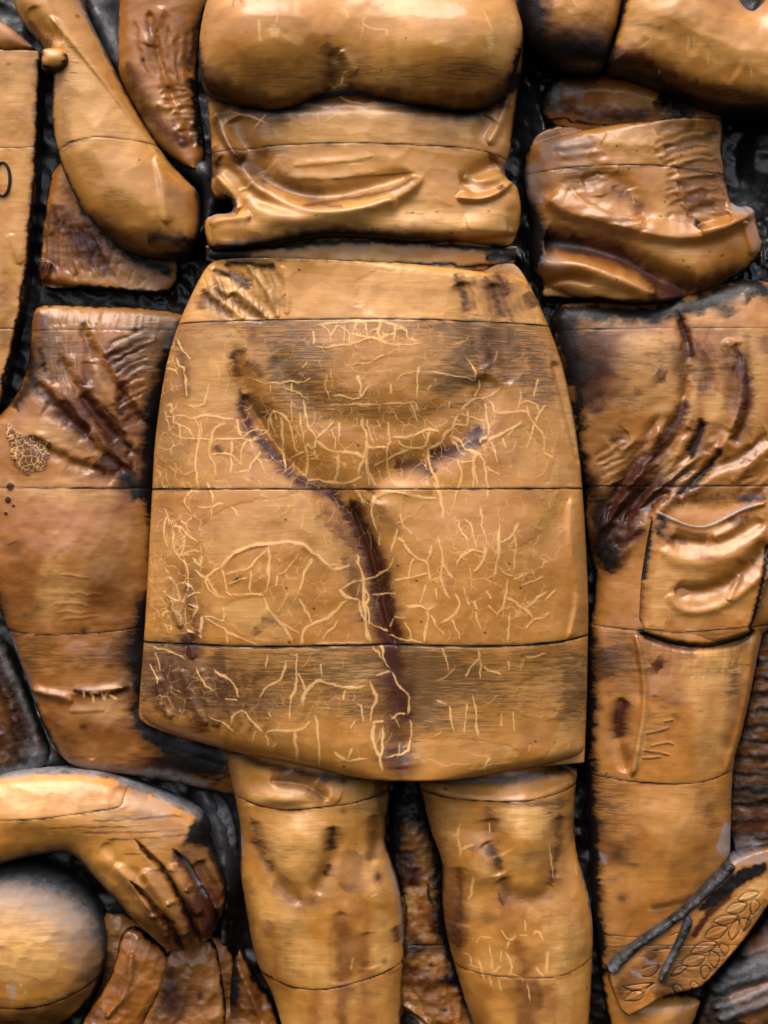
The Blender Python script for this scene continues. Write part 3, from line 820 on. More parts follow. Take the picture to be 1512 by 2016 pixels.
# the pale cracks, traced one by one
CR = {
 'a1': """6:1050,1350 1110,1340 1150,1360 1220,1365 1300,1365 1370,1330 6:1220,1360 1235,1190 5:1340,1340 1350,1290 1385,1225 1400,1120 1370,980 6:1110,1120 1160,1170 1220,1190 1310,1190 1390,1225 5:1390,1225 1400,1300 1420,1395
 5:1045,1330 1050,1210 1035,1130 1095,1165 1105,1090 1060,1040 1040,970 1030,880 4:1105,1110 1180,1040 1210,1010 4:1035,1130 1015,1050 1005,950 3:955,880 955,1000 4:1090,1170 1120,1235 5:895,980 900,1100 910,1210 925,1290 5:940,1010 960,1060 970,1140 1000,1190 4:950,1225 1010,1190 1035,1185
 5:940,1010 900,960 850,945 825,980 820,1060 770,1080 4:830,980 850,1060 880,1110 5:480,1110 600,1110 665,1105 730,1130 5:665,1105 650,1060 635,985 4:690,1120 660,1180 665,1260 5:780,1180 730,1230 710,1290 5:605,1120 605,1220 600,1310 4:710,1290 650,1300
 5:570,1015 510,1030 475,1080 470,1200 4:470,1200 500,1250 515,1320 3:740,1200 790,1260 810,1320 5:250,960 300,965 380,985 400,970 500,970 560,990 630,985 4:260,950 250,990 280,1020 340,1040 360,1090 4:290,1025 295,1110 3:230,1060 300,1100 400,1105 5:405,1040 400,1150 390,1250 385,1290 400,1320 400,1400 4:320,1310 385,1290
 4:265,630 280,670 325,690 330,860 3:190,680 250,690 275,720 4:355,640 290,560 270,510 4:470,780 440,880 435,910 330,905 4:455,1360 490,1440 500,1500 3:830,790 830,840 3:700,750 790,780 920,775 980,770 3:960,780 960,840
 5:1320,500 1340,420 5:1310,495 1390,520 1450,520 1512,540 6:1475,420 1470,520 4:1090,440 1200,428 1320,424 1480,420 1512,428 3:1230,440 1310,495 1300,555 3:1400,425 1392,520 1420,562 3:400,1105 480,1110 3:470,1200 600,1190 660,1260 3:380,985 405,1040 3:665,1105 740,1040 820,1060 3:1050,1210 1110,1190 3:1130,440 1180,480 1195,560 4:1110,578 1200,575 1300,555 1440,520 4:1190,515 1230,440 3:1270,440 1270,540 3:1090,480 1090,560 3:1160,730 1160,800 1185,880 4:1355,740 1365,810 1375,880 4:1415,790 1375,870 1310,885 1260,860 1190,850
 3:1180,910 1300,912 1440,905 3:1310,920 1310,960 5:1400,1160 1512,1160 4:1240,1010 1230,1130 4:1190,1050 1215,1120 1210,1170 4:1365,1000 1380,1060 1400,1120 4:1400,1000 1420,1100 1435,1140 3:1510,620 1400,670 1270,680 3:1190,700 1190,760 4:850,940 870,1000 3:1320,1370 1360,1420 1370,1490 3:1460,1000 1480,1060
 4:1420,1310 1450,1390 3:1080,760 1010,780 940,770 3:920,815 1000,830 1060,880 3:1050,660 1020,700 3:760,1350 780,1380 3:220,1260 260,1290 3:400,1180 420,1060 410,1000""",
 'a2': """4:0,430 60,424 145,426 235,448 300,458 3:60,520 100,480 145,470 3:130,530 180,500 230,500 3:620,950 690,985 780,1000 3:945,940 990,880 1075,900 7:430,1160 430,1240 460,1310 480,1360 500,1450 510,1512 5:200,1000 200,1100 190,1200 190,1260 215,1340 240,1400 6:430,1170 480,1150 530,1080 580,1030 605,960 5:210,1105 330,1100 400,1065 440,1055 500,1070 5:435,1065 430,1110 410,1165 300,1165 260,1145 240,1110
 5:75,1160 190,1160 5:40,1010 70,1120 70,1230 80,1300 6:0,1190 60,1225 5:190,1235 270,1190 320,1170 4:580,1025 650,1030 665,990 668,930 5:560,1085 620,1125 660,1170 750,1200 6:640,1160 700,1190 745,1200 760,1280 770,1380 5:750,1200 700,1200 695,1280 715,1380
 6:740,1140 740,1110 780,1100 4:775,880 765,930 780,1000 785,1100 6:780,1120 850,1080 940,1040 980,1000 6:620,930 700,870 770,860 860,800 6:770,860 810,900 825,955 900,945 1010,940 1040,1000 1060,1020 1110,1070 1120,1150 1110,1190 5:1060,1020 1040,1080 1010,1160
 5:1130,900 1085,960 1070,1010 4:1010,920 1030,980 4:1075,900 1080,960 5:1050,860 1060,810 1075,740 4:700,870 730,790 730,760 4:1110,1190 1170,1215 4:10,560 60,520 130,530 200,555 320,560 400,550 5:145,420 140,520 5:235,450 225,540 4:240,470 290,460 300,510 360,540
 5:370,690 365,790 368,880 4:240,770 265,735 350,720 4:15,740 30,820 45,870 4:80,800 45,860 4:210,790 208,850 4:0,920 160,905 360,895 4:320,900 345,960 370,1010 5:355,900 360,950 3:470,760 472,780 3:445,790 430,820 3:550,890 555,920
 4:600,1220 620,1290 615,1380 590,1440 580,1480 3:575,1120 640,1210 3:620,1250 710,1240 3:690,1200 690,1400 3:780,1290 850,1310 3:760,1280 775,1380 775,1460 5:65,1240 90,1340 130,1390 4:180,1230 110,1265 4:140,1290 160,1370
 5:130,1430 190,1415 270,1425 370,1450 480,1460 6:85,1500 130,1430 5:0,1400 30,1440 50,1490 3:800,1120 830,1190 3:870,1100 880,1160 3:960,1020 900,1090 3:640,620 700,690 715,730 700,760 600,745 500,730 430,720 3:970,820 975,900 3:800,1150 840,1220 830,1260 3:20,1440 80,1490""",
 'a3': """8:545,500 600,430 660,400 740,370 830,355 940,345 1020,360 1060,395 1130,440 1170,490 1210,510 5:545,500 470,540 450,590 490,650 570,680 5:455,590 470,560 500,630 530,660 4:550,510 570,570 570,640 3:570,640 610,670
 6:825,370 830,480 825,590 800,660 7:800,660 810,730 870,800 930,870 970,950 5:615,662 700,660 800,662 4:720,520 720,655 4:640,515 720,505 760,450 810,400 5:1085,440 1050,490 1020,600 1010,640 4:880,545 870,610 3:880,540 930,525 1000,420 4:880,770 910,700 935,640
 7:1010,960 1025,880 1075,830 1160,800 1220,750 1290,690 4:1075,830 1050,760 1000,680 4:1140,930 1160,890 1210,850 1230,810 3:880,800 930,850 1010,885 7:1240,620 1260,670 1310,690 1350,690 6:1210,510 1250,510 1310,480 5:1250,620 1300,600 1340,570 6:1340,420 1370,520 1380,640 1385,700
 8:1385,620 1380,720 1390,800 1400,870 1420,940 6:1350,690 1360,770 1390,830 5:1390,700 1420,800 1410,840 5:1385,640 1420,680 1400,720 5:1420,940 1250,945 1100,945 5:1480,960 1512,1060 5:780,960 680,920 590,885 550,850 440,795 6:425,790 415,900 3:410,740 370,800
 5:430,790 500,795 570,820 4:560,730 565,810 3:580,890 585,950 6:990,1000 990,1100 985,1200 950,1290 940,1400 5:925,1050 915,1120 880,1170 800,1210 775,1270 5:1000,1120 1045,1215 7:1020,1320 1025,1260 1060,1200 1110,1165 1190,1185 1260,1210 1400,1200 4:820,1010 815,1090
 5:500,1090 520,1130 590,1150 630,1200 640,1260 5:600,1420 610,1360 680,1335 720,1400 760,1450 810,1475 6:810,1475 850,1450 960,1465 1030,1440 1070,1405 6:970,1465 985,1540 990,1650 5:1095,1370 1110,1430 1120,1560 1120,1670 5:810,1480 820,1560 4:750,1460 725,1530
 6:1420,1170 1440,1230 1460,1270 1430,1340 1425,1410 5:1430,1410 1500,1410 6:1440,1420 1430,1500 1440,1560 1480,1620 6:1490,1440 1495,1540 1480,1620 1490,1700 4:1370,1300 1372,1400 4:1340,1390 1300,1450 4:1270,1220 1265,1280 6:1200,1580 1240,1620 1300,1640 1400,1620 4:1315,1560 1290,1630 3:820,1350 835,1380 3:840,1560 870,1530
 5:400,145 480,150 560,125 6:480,50 500,120 5:245,270 290,260 340,300 410,360 5:245,270 260,380 270,430 340,490 355,560 330,660 5:190,150 220,190 230,260 5:215,190 190,300 230,400 4:320,320 310,400 290,440 4:330,90 350,60 400,50 4:325,90 325,130 360,180 3:490,150 490,230 3:600,140 650,200
 5:420,440 420,500 400,470 370,450 5:380,520 450,570 4:330,660 420,650 5:350,720 410,740 4:310,710 330,650 4:420,370 440,470 3:100,450 140,500 3:100,570 130,590 4:190,640 250,690 290,700 5:340,870 400,900 430,915 3:290,430 370,400 420,410 4:180,800 210,760 240,770 3:120,980 220,990 330,1050
 3:100,1080 150,1150 160,1200 3:140,1010 180,1110 3:580,1440 650,1480 3:470,1370 600,1440 4:390,1090 420,1170 500,1230 3:570,540 650,520 3:950,1010 990,1010 4:700,560 580,600 3:1130,1070 1140,1140 3:560,1270 640,1280""",
 'a4': """6:130,300 100,220 95,150 130,80 190,60 240,60 340,80 410,95 490,98 7:460,0 490,70 510,140 518,210 4:145,300 145,370 4:240,270 225,350 210,420 5:245,330 290,350 5:265,180 280,250 340,305 5:285,350 300,400 350,440 410,465 430,510 448,590 5:410,465 440,420 450,370
 5:430,535 380,550 250,580 230,575 4:345,450 320,500 315,570 5:490,320 500,390 515,480 545,530 575,570 4:515,480 500,550 520,620 550,685 5:600,230 610,280 660,345 4:640,220 680,250 700,330 715,390 4:600,500 610,450 650,410 700,395 750,415 6:765,380 750,450 730,500 690,530
 6:850,240 840,350 833,470 815,560 5:845,355 920,325 955,240 4:925,320 945,380 930,520 4:835,480 870,540 930,555 5:930,568 985,550 4:970,605 1040,585 1105,560 5:895,565 885,700 830,775 830,800 5:780,725 830,775 6:890,680 960,720 1020,770 1050,810 5:1000,740 1060,690 1135,645
 5:1005,870 1030,820 1080,800 1130,785 1145,770 4:1120,700 1185,635 5:905,760 900,850 895,945 5:580,650 610,720 580,780 500,830 4:700,690 710,750 4:700,760 730,830 740,870 5:300,730 380,730 430,745 470,715 6:430,745 415,850 405,945 5:440,780 480,850 525,890 4:570,800 600,870 608,920
 4:625,610 660,680 670,730 4:765,640 800,690 3:380,720 410,600 3:470,690 475,620 4:230,440 200,500 150,550 0,580 5:240,640 240,655 100,660 4:235,785 300,795 4:290,820 320,880 325,930 4:730,150 740,240 765,310 5:725,975 730,1040 740,1160 5:730,1030 680,1080 650,1140 5:750,1080 800,1110 860,1130
 4:510,970 535,1030 548,1110 6:690,1240 705,1320 715,1400 722,1490 5:555,1310 560,1380 580,1460 4:665,1300 650,1370 635,1475 3:860,1360 855,1440 4:925,1340 935,1475 4:1000,1020 1070,1030 1130,1010 3:995,1030 965,1110 3:895,1050 905,1110 5:785,1610 760,1680 755,1700 4:750,1680 800,1655 3:480,1280 540,1300
 5:210,1110 240,1150 260,1200 310,1240 325,1300 310,1370 5:215,1400 250,1365 300,1360 4:330,1400 325,1520 300,1600 180,1615 4:100,960 150,1020 180,1060 205,1090 5:120,1140 200,1110 3:20,1300 45,1330 40,1400 7:140,960 170,1010 4:85,820 190,880 5:190,900 260,920 400,945 4:200,860 230,790 3:1140,120 1148,170""",
}
# width:x,y x,y ... width:x,y ...   (photograph zoom coordinates)
rng = np.random.default_rng(5)
for z, txt in CR.items():
    cur, w = [], 4
    for tok in txt.split() + ['1:0,0']:
        if ':' in tok:
            if len(cur) > 1:
                s.st('crack', cur, w * .72, .9, 'l', (.12, .14), zone=z, jit=2.6, sm=1)
                s.st('h', cur, w * .55, .35, zone=z, tp=(.2, .2))
            w, tok = tok.split(':')
            w = float(w)
            cur = []
        cur.append([float(q) for q in tok.split(',')])
s.joint("300,636 500,636 760,634 930,637 1080,641 1120,642", w=2.6)
s.joint("280,963 700,964 1000,963 1160,961", w=3.0, dark=.95)
s.joint("270,1264 400,1267 520,1270 640,1268 760,1266 900,1268 1010,1268 1097,1263 1140,1255 1175,1246", w=4.4, dark=1, dep=3)
for x, y in ((590, 115, ), (918, 260)):
    s.bl('black', x, y, 2.2, 2.2, 0, .9, 'a1')
for z, x, y in (("a1", 1003, 115), ("a1", 1350, 1145), ("a4", 360, 577), ("a4", 970, 620), ("a4", 250, 490), ("a4", 387, 818), ("a4", 760, 880), ("a3", 945, 937), ("a4", 1062, 1527), ("a3", 930, 620), ("a3", 1090, 740), ("a3", 1265, 1670), ("a3", 925, 220)):
    s.bl('black', x, y, 2.6, 2.0, 20, .95, z)
skirt = s.build('skirt', WOOD, woman)

# waist strip ------------------------------------------------------
s = Relief("405,470 1020,470 1012,530 880,534 640,530 405,525", base=112, cell=2.4, smooth=1, ref=130)
s.row(34, 2.4, .6, 10).lumps(40, 3, 4)
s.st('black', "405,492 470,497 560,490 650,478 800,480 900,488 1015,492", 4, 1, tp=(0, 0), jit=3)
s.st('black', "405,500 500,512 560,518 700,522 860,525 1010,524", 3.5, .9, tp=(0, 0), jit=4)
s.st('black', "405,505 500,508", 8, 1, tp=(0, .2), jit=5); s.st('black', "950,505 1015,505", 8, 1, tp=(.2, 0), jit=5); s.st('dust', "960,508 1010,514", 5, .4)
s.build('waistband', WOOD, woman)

# blouse below the bust -------------------------------------------
s = Relief("400,60 1032,60 1031,110 1026,150 1019,190 1014,230 1010,260 1007,292 1002,312 994,332 998,350 1019,360 1024,378 1029,405 1026,440 1016,470 1006,486 "
           "965,489 890,482 785,476 720,470 650,467 590,476 537,484 470,492 409,492 402,460 398,432 420,414 440,417 458,415 459,404 452,388 435,384 418,384 412,360 416,335 414,290 410,240 404,180 398,120",
           base=118, cell=2.0, smooth=2, ref=160)
s.row(60, 2.6, .55, 16, 0)
s.roll(12, 12)
s.st('h', "60,700 180,720 260,820 400,900 560,950 760,930 940,860 1000,800", 26, 14, 'f', zone='z2')
s.st('h', "180,700 300,780 420,850 560,880 760,840 960,780", 18, -13, zone='z2')
s.st('h', "210,860 300,940 460,980 700,960 900,900", 20, 15, zone='z2')
s.st('h', "80,1000 300,1010 600,980 900,1000 1380,1020", 24, 10, zone='z2', tp=(.02, .02))
s.st('h', "100,770 180,860 200,930", 9, 12, zone='z2'); s.st('h', "110,700 200,760 240,830", 11, -12, zone='z2')
s.st('h', "60,930 120,920 200,940", 7, -14, zone='z2'); s.st('h', "70,980 130,960 260,960", 10, 8, zone='z2')
s.st('h', "100,500 130,600 210,720", 14, 15, 'f', zone='z2'); s.st('h', "190,520 230,640 330,760", 22, -13, zone='z2')
s.st('h', "1150,880 1260,890 1350,850 1400,790", 11, 12, 'f', zone='z2'); s.st('h', "1170,820 1230,780 1330,700", 16, -13, zone='z2'); s.st('h', "1180,790 1300,800 1360,770", 9, 6, zone='z2')
s.st('h', "1290,640 1350,540 1380,420", 9, 8, zone='z2'); s.st('h', "1240,620 1300,520", 16, -7, zone='z2')
s.st('h', "1190,1000 1330,960 1410,860", 22, 6, zone='z2'); s.st('h', "440,740 620,730 790,700", 9, 2.2, 'f', zone='z2'); s.st('h', "420,790 640,800 800,770", 10, 2, 'f', zone='z2')
s.st('h', "420,270 450,200 620,215 760,208 940,225 1010,180", 16, -10, tp=(0, 0))
s.lumps(60, 2.6, 6).lumps(18, .8, 3).scallop(60, 36, 10, 3.0, 2)
s.st('brown', "95,500 130,620 240,740 330,820", 10, .5, zone='z2', jit=4); s.st('brown', "180,660 300,760 480,860 600,850", 12, .5, zone='z2', jit=6)
s.st('brown', "480,920 560,905 700,880 880,850 980,790", 4, .6, zone='z2', jit=2); s.st('brown', "240,500 330,560 420,540", 10, .45, zone='z2', jit=6); s.st('brown', "110,460 240,640 330,690", 10, .35, zone='z2', jit=5)
s.st('brown', "1290,700 1340,690 1370,760", 6, .5, zone='z2', jit=3); s.st('brown', "1330,840 1360,820", 4, .6, zone='z2'); s.st('brown', "1020,650 1160,600", 12, .25, zone='z2', jit=6)
s.st('brown', "80,640 110,720 90,780", 6, .6, zone='z2', jit=3); s.st('brown', "360,760 480,840 560,850", 14, .3, zone='z2')
s.bl('black', 100, 690, 12, 8, 20, .5, 'z2'); s.bl('soot', 330, 600, 40, 30, 10, .4, 'z2', rag=.5); s.bl('soot', 350, 680, 50, 14, 0, .6, 'z2', rag=.5); s.bl('soot', 1200, 790, 16, 18, 0, .4, 'z2')
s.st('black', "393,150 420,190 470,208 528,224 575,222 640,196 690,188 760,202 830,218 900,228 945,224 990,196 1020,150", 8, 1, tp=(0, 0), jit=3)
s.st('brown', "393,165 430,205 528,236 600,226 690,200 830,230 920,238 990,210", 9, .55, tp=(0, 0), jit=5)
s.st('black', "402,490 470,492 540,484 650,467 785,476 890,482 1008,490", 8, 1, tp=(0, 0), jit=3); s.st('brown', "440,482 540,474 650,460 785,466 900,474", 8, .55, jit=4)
s.st('black', "440,385 462,395 462,415", 5, .8); s.st('dust', "400,428 430,418 465,412", 4, .75, tp=(0, .1)); s.st('dust', "70,970 130,940 190,940", 4, .5, zone='z2')
s.st('dust', "996,318 996,350 1014,358", 5, .6, tp=(0, 0)); s.st('black', "1026,100 1018,200 1010,290", 4, .5, jit=2)
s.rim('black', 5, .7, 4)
for z, p, a, r in (('z2', "320,560 700,500 1250,520 1280,640 900,640 400,650", .35, 6), ('z2', "620,700 800,690 780,720 620,735", .5, 3), ('z2', "230,900 700,960 1380,900 1400,1050 600,1030 200,1040", .45, 5),
                   ('z2', "1280,600 1330,480 1380,400 1370,640 1310,690", .45, 4), ('z2', "780,860 960,800 1120,900 1000,1000 760,960", .3, 5), ('z2', "100,760 170,780 200,900 170,900", .5, 3)):
    s.poly('blond', p, a, 4, r, zone=z)
for w, p in ((4, "545,505 555,560"), (4, "580,550 620,520 660,510"), (3, "210,505 300,540 330,560"), (3, "270,570 330,510"), (3, "760,520 775,540"), (4, "620,430 700,470 840,470 880,460"), (3, "150,490 280,530"), (4, "620,725 720,720 790,700"), (3, "600,740 760,735")):
    s.st('crack', p, w, .7, 'l', (.25, .25), zone='z2', jit=1.5)
s.st('soot', "600,800 800,785 980,765", 3, .8, zone='z2'); s.st('soot', "560,910 660,930", 4, .8, zone='z2')
for x, y in ((545, 965), (785, 1015), (810, 1020), (960, 945), (1130, 1035), (1290, 935), (1065, 940)):
    s.bl('black', x, y, 2.2, 1.8, 0, .8, 'z2')
s.st('black', "920,945 1010,950", 1.5, .5, zone='z2')
s.joint("400,300 440,300 500,296 560,292 680,289 760,291 880,295 950,300 985,310 1030,322", w=2.2, dark=.7)
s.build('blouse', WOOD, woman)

# bust -------------------------------------------------------------
s = Relief("392,60 389,90 390,130 394,160 405,180 430,194 470,204 528,220 552,220 573,216 600,203 630,190 664,182 704,185 753,198 800,207 850,213 897,220 942,216 970,203 990,189 "
           "1006,168 1016,142 1028,99 1033,60 1024,20 1010,-20 1000,-60 420,-60 402,10 396,34", base=150, cell=2.0, smooth=2, ref=215)
s.dome(74, 95, .35)
s.bl('h', 530, 70, 120, 90, 10, 34, p=1.3); s.bl('h', 890, 90, 120, 90, -10, 36, p=1.3)
s.bl('h', 700, 110, 60, 110, 0, -8); s.st('h', "655,110 680,140 650,170", 12, -7); s.st('h', "670,110 700,150", 10, 5)
s.lumps(70, 3, 6).lumps(25, .8, 3).scallop(60, 45, 0, 2.4, 5)
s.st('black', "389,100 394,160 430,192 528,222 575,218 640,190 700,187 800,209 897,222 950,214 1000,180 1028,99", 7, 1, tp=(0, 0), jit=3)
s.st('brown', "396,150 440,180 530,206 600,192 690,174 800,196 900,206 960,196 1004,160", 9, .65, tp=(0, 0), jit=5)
s.st('brown', "640,100 655,130 640,180", 12, .5, jit=5); s.bl('soot', 660, 120, 26, 20, 0, .6, rag=.5); s.bl('soot', 520, 165, 110, 34, 0, .5, rag=.5); s.bl('soot', 860, 170, 140, 34, 0, .5, rag=.5); s.bl('soot', 700, 130, 60, 50, 0, .35, rag=.5); s.bl('soot', 930, 150, 60, 20, 0, .6, rag=.6)  # soot low on the bust: part grain stain, part shade painted in
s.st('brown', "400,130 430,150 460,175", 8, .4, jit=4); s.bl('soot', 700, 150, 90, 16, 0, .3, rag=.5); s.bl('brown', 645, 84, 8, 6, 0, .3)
for z, p, a, r in (('z2', "340,150 380,150 395,200 345,205", .9, 3), ('z2', "390,180 500,200 480,240 400,210", .6, 3), ('z2', "1270,190 1300,165 1312,230 1290,270", .9, 2), ('z2', "1030,220 1180,200 1190,250 1060,250", .5, 4), ('z2', "1380,60 1440,110 1430,220 1370,160", .35, 5)):
    s.poly('blond', p, a, 3, r, zone=z)
for w, p in ((4, "765,95 735,130 790,155 860,160"), (4, "850,155 850,190"), (3, "640,75 665,60 685,110"), (3, "380,90 375,150"), (4, "300,130 305,230"), (3, "735,190 745,140"), (3, "660,330 690,320"), (4, "600,400 640,370 680,380"), (3, "660,340 640,400"), (3, "1260,80 1310,180")):
    s.st('crack', p, w, .65, 'l', (.25, .25), zone='z2', jit=1.5)
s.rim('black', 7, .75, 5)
s.st('brown', "190,20 185,60", 1.5, .5, zone='z2'); s.st('brown', "210,20 225,50 240,20", 1.5, .5, zone='z2'); s.st('brown', "300,20 290,45 310,50", 1.5, .4, zone='z2')
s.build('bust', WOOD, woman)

# legs ---------------------------------------------------------------
def leg(outline, feats):
    s = Relief(outline, base=66, cell=2.0, smooth=2, ref=115)
    s.row(80, 2.1, .55, 16)
    s.lumps(60, 3, 8).lumps(20, .8, 4).scallop(30, 80, 4, 2.4, 3)
    feats(s)
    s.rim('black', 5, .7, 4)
    s.build('leg', WOOD, woman)


def leg_a(s):
    s.zn = 'a5'
    s.bl('h', 600, 780, 50, 66, 0, 20, p=1.5); s.bl('h', 250, 820, 20, 60, 0, -7); s.bl('h', 980, 820, 34, 70, 0, -9); s.bl('h', 600, 1220, 60, 40, 0, 6); s.bl('h', 380, 1300, 26, 90, 0, 5); s.st('h', "280,600 340,760 420,960 620,1140", 15.0, -6.2, jit=2); s.st('h', "830,620 830,780 800,900 700,1080", 15.0, -6.8)
    s.bl('h', 480, 430, 56, 16, 0, 15); s.st('h', "400,320 600,330 720,380 800,440", 13.5, -8.1, 'f'); s.st('h', "700,330 880,440", 13.5, 4.3)
    s.st('h', "1110,560 1120,760 1090,900", 12.0, -5.0); s.bl('h', 1150, 1100, 24, 40, 0, 8); s.bl('h', 560, 1400, 70, 110, 0, 8); s.st('h', "1060,1350 1080,1600", 15.0, -3.1); s.st('h', "880,1200 880,1700", 18.0, -3.1)
    s.st('h', "250,480 270,640 300,760", 12.0, 5.0)
    s.st('brown', "430,320 600,330 700,380 780,450", 8, .55, jit=4); s.st('brown', "825,620 810,700 830,800", 8, .8, jit=4); s.st('brown', "800,880 785,970", 5, .6, jit=2); s.bl('brown', 870, 690, 16, 8, 0, .3)
    s.st('brown', "330,700 330,800 420,960", 7, .4, jit=5); s.st('brown', "430,1000 520,1090 640,1140 740,1090", 9, .38, jit=6); s.st('soot', "260,560 320,740 420,940", 6, .7, jit=3)
    s.st('brown', "1000,800 990,1000 900,1060", 16, .45, jit=8); s.st('brown', "1100,560 1110,700 1090,880", 9, .45, jit=4); s.bl('brown', 1135, 980, 10, 14, 0, .8)
    s.st('brown', "890,1200 900,1500 900,1780 900,2000", 12, .42, tp=(.1, 0), jit=8); s.st('brown', "940,1330 1000,1500 1050,1620", 13, .3, jit=8); s.st('brown', "1250,1320 1280,1440", 7, .6, jit=3)
    s.st('brown', "380,1250 400,1400", 10, .3, jit=5); s.st('brown', "250,1000 250,1300 330,1560 420,1900", 11, .25, jit=6); s.bl('brown', 1180, 1560, 6, 7, 0, .5)
    s.bl('soot', 520, 1460, 22, 70, 0, .45, rag=.6); s.bl('soot', 480, 760, 40, 30, 0, .38, rag=.5); s.bl('soot', 660, 770, 30, 20, 0, .3, rag=.5); s.bl('soot', 1020, 520, 30, 12, 0, .4, rag=.5); s.bl('soot', 440, 600, 30, 16, 0, .3); s.bl('soot', 1100, 1740, 60, 30, 0, .3, rag=.5)
    for q in ("900,1180 890,1500 900,2016", "400,1230 420,1500 480,1720", "1010,1100 1040,1400 1060,1980", "720,1720 700,2016"):
        s.st('red', q, 20, .95, jit=8, tp=(.15, 0))
    s.st('brown', "300,620 330,800 420,960 520,1090 640,1150 740,1090 810,940 830,760", 20, .30, jit=8); s.st('brown', "100,200 160,480 190,900 210,1200 300,1640", 13, .35, jit=8, tp=(0, 0)); s.st('brown', "1190,330 1170,700", 16, .35, jit=6, tp=(0, 0))
    s.poly('blond', "280,390 560,370 700,440 740,490 560,500 320,480 260,450", .6, 4, 5); s.poly('blond', "330,520 760,500 760,700 700,1000 500,1000 400,820 340,680", .38, 8, 8)
    s.poly('blond', "240,1000 420,1050 640,1160 700,1500 860,1690 560,1700 420,1650 330,1400", .30, 8, 8); s.poly('blond', "1070,1340 1160,1150 1250,1400 1260,1600 1080,1650", .40, 6, 5); s.poly('blond', "330,400 550,380 540,440 360,450", .4, 4, 4)
    s.st('dust', "1190,900 1280,1100 1300,1300 1300,1480", 5, .55); s.st('dust', "470,285 520,260 560,250", 5, .5, jit=3); s.st('dust', "190,700 205,860", 4, .5)
    s.st('black', "1120,330 1120,450 1190,600 1180,780", 4, .35, jit=3); s.st('brown', "1150,320 1160,450", 6, .6, jit=3); s.bl('brown', 900, 520, 8, 7, 0, .5)
    s.st('black', "60,100 300,190 560,250 800,300 1220,305", 8, .75, tp=(0, 0), jit=3)
    s.st('crack', "950,1600 970,1500 960,1560", 3, .5, 'l'); s.st('crack', "1090,1110 1130,1090", 4, .7, 'l'); s.bl('craze', 1120, 950, 12, 60, 0, .2)
    s.joint("150,440 215,455 350,500 550,512 750,490 950,475 1120,435 1260,400", w=2.6)
    s.joint("300,1640 400,1680 550,1725 700,1732 850,1720 1050,1670 1200,1630 1330,1575", w=2.6)
    s.st('black', "370,1040 460,1030", .1, 0)


leg("439,1470 451,1526 463,1577 472,1626 474,1677 471,1714 477,1754 486,1811 497,1869 511,1914 529,1943 543,1983 556,2030 575,2080 785,2080 788,2016 791,1954 794,1897 796,1840 791,1783 783,1734 769,1697 758,1660 761,1617 766,1569 768,1529 769,1490 600,1480", leg_a)


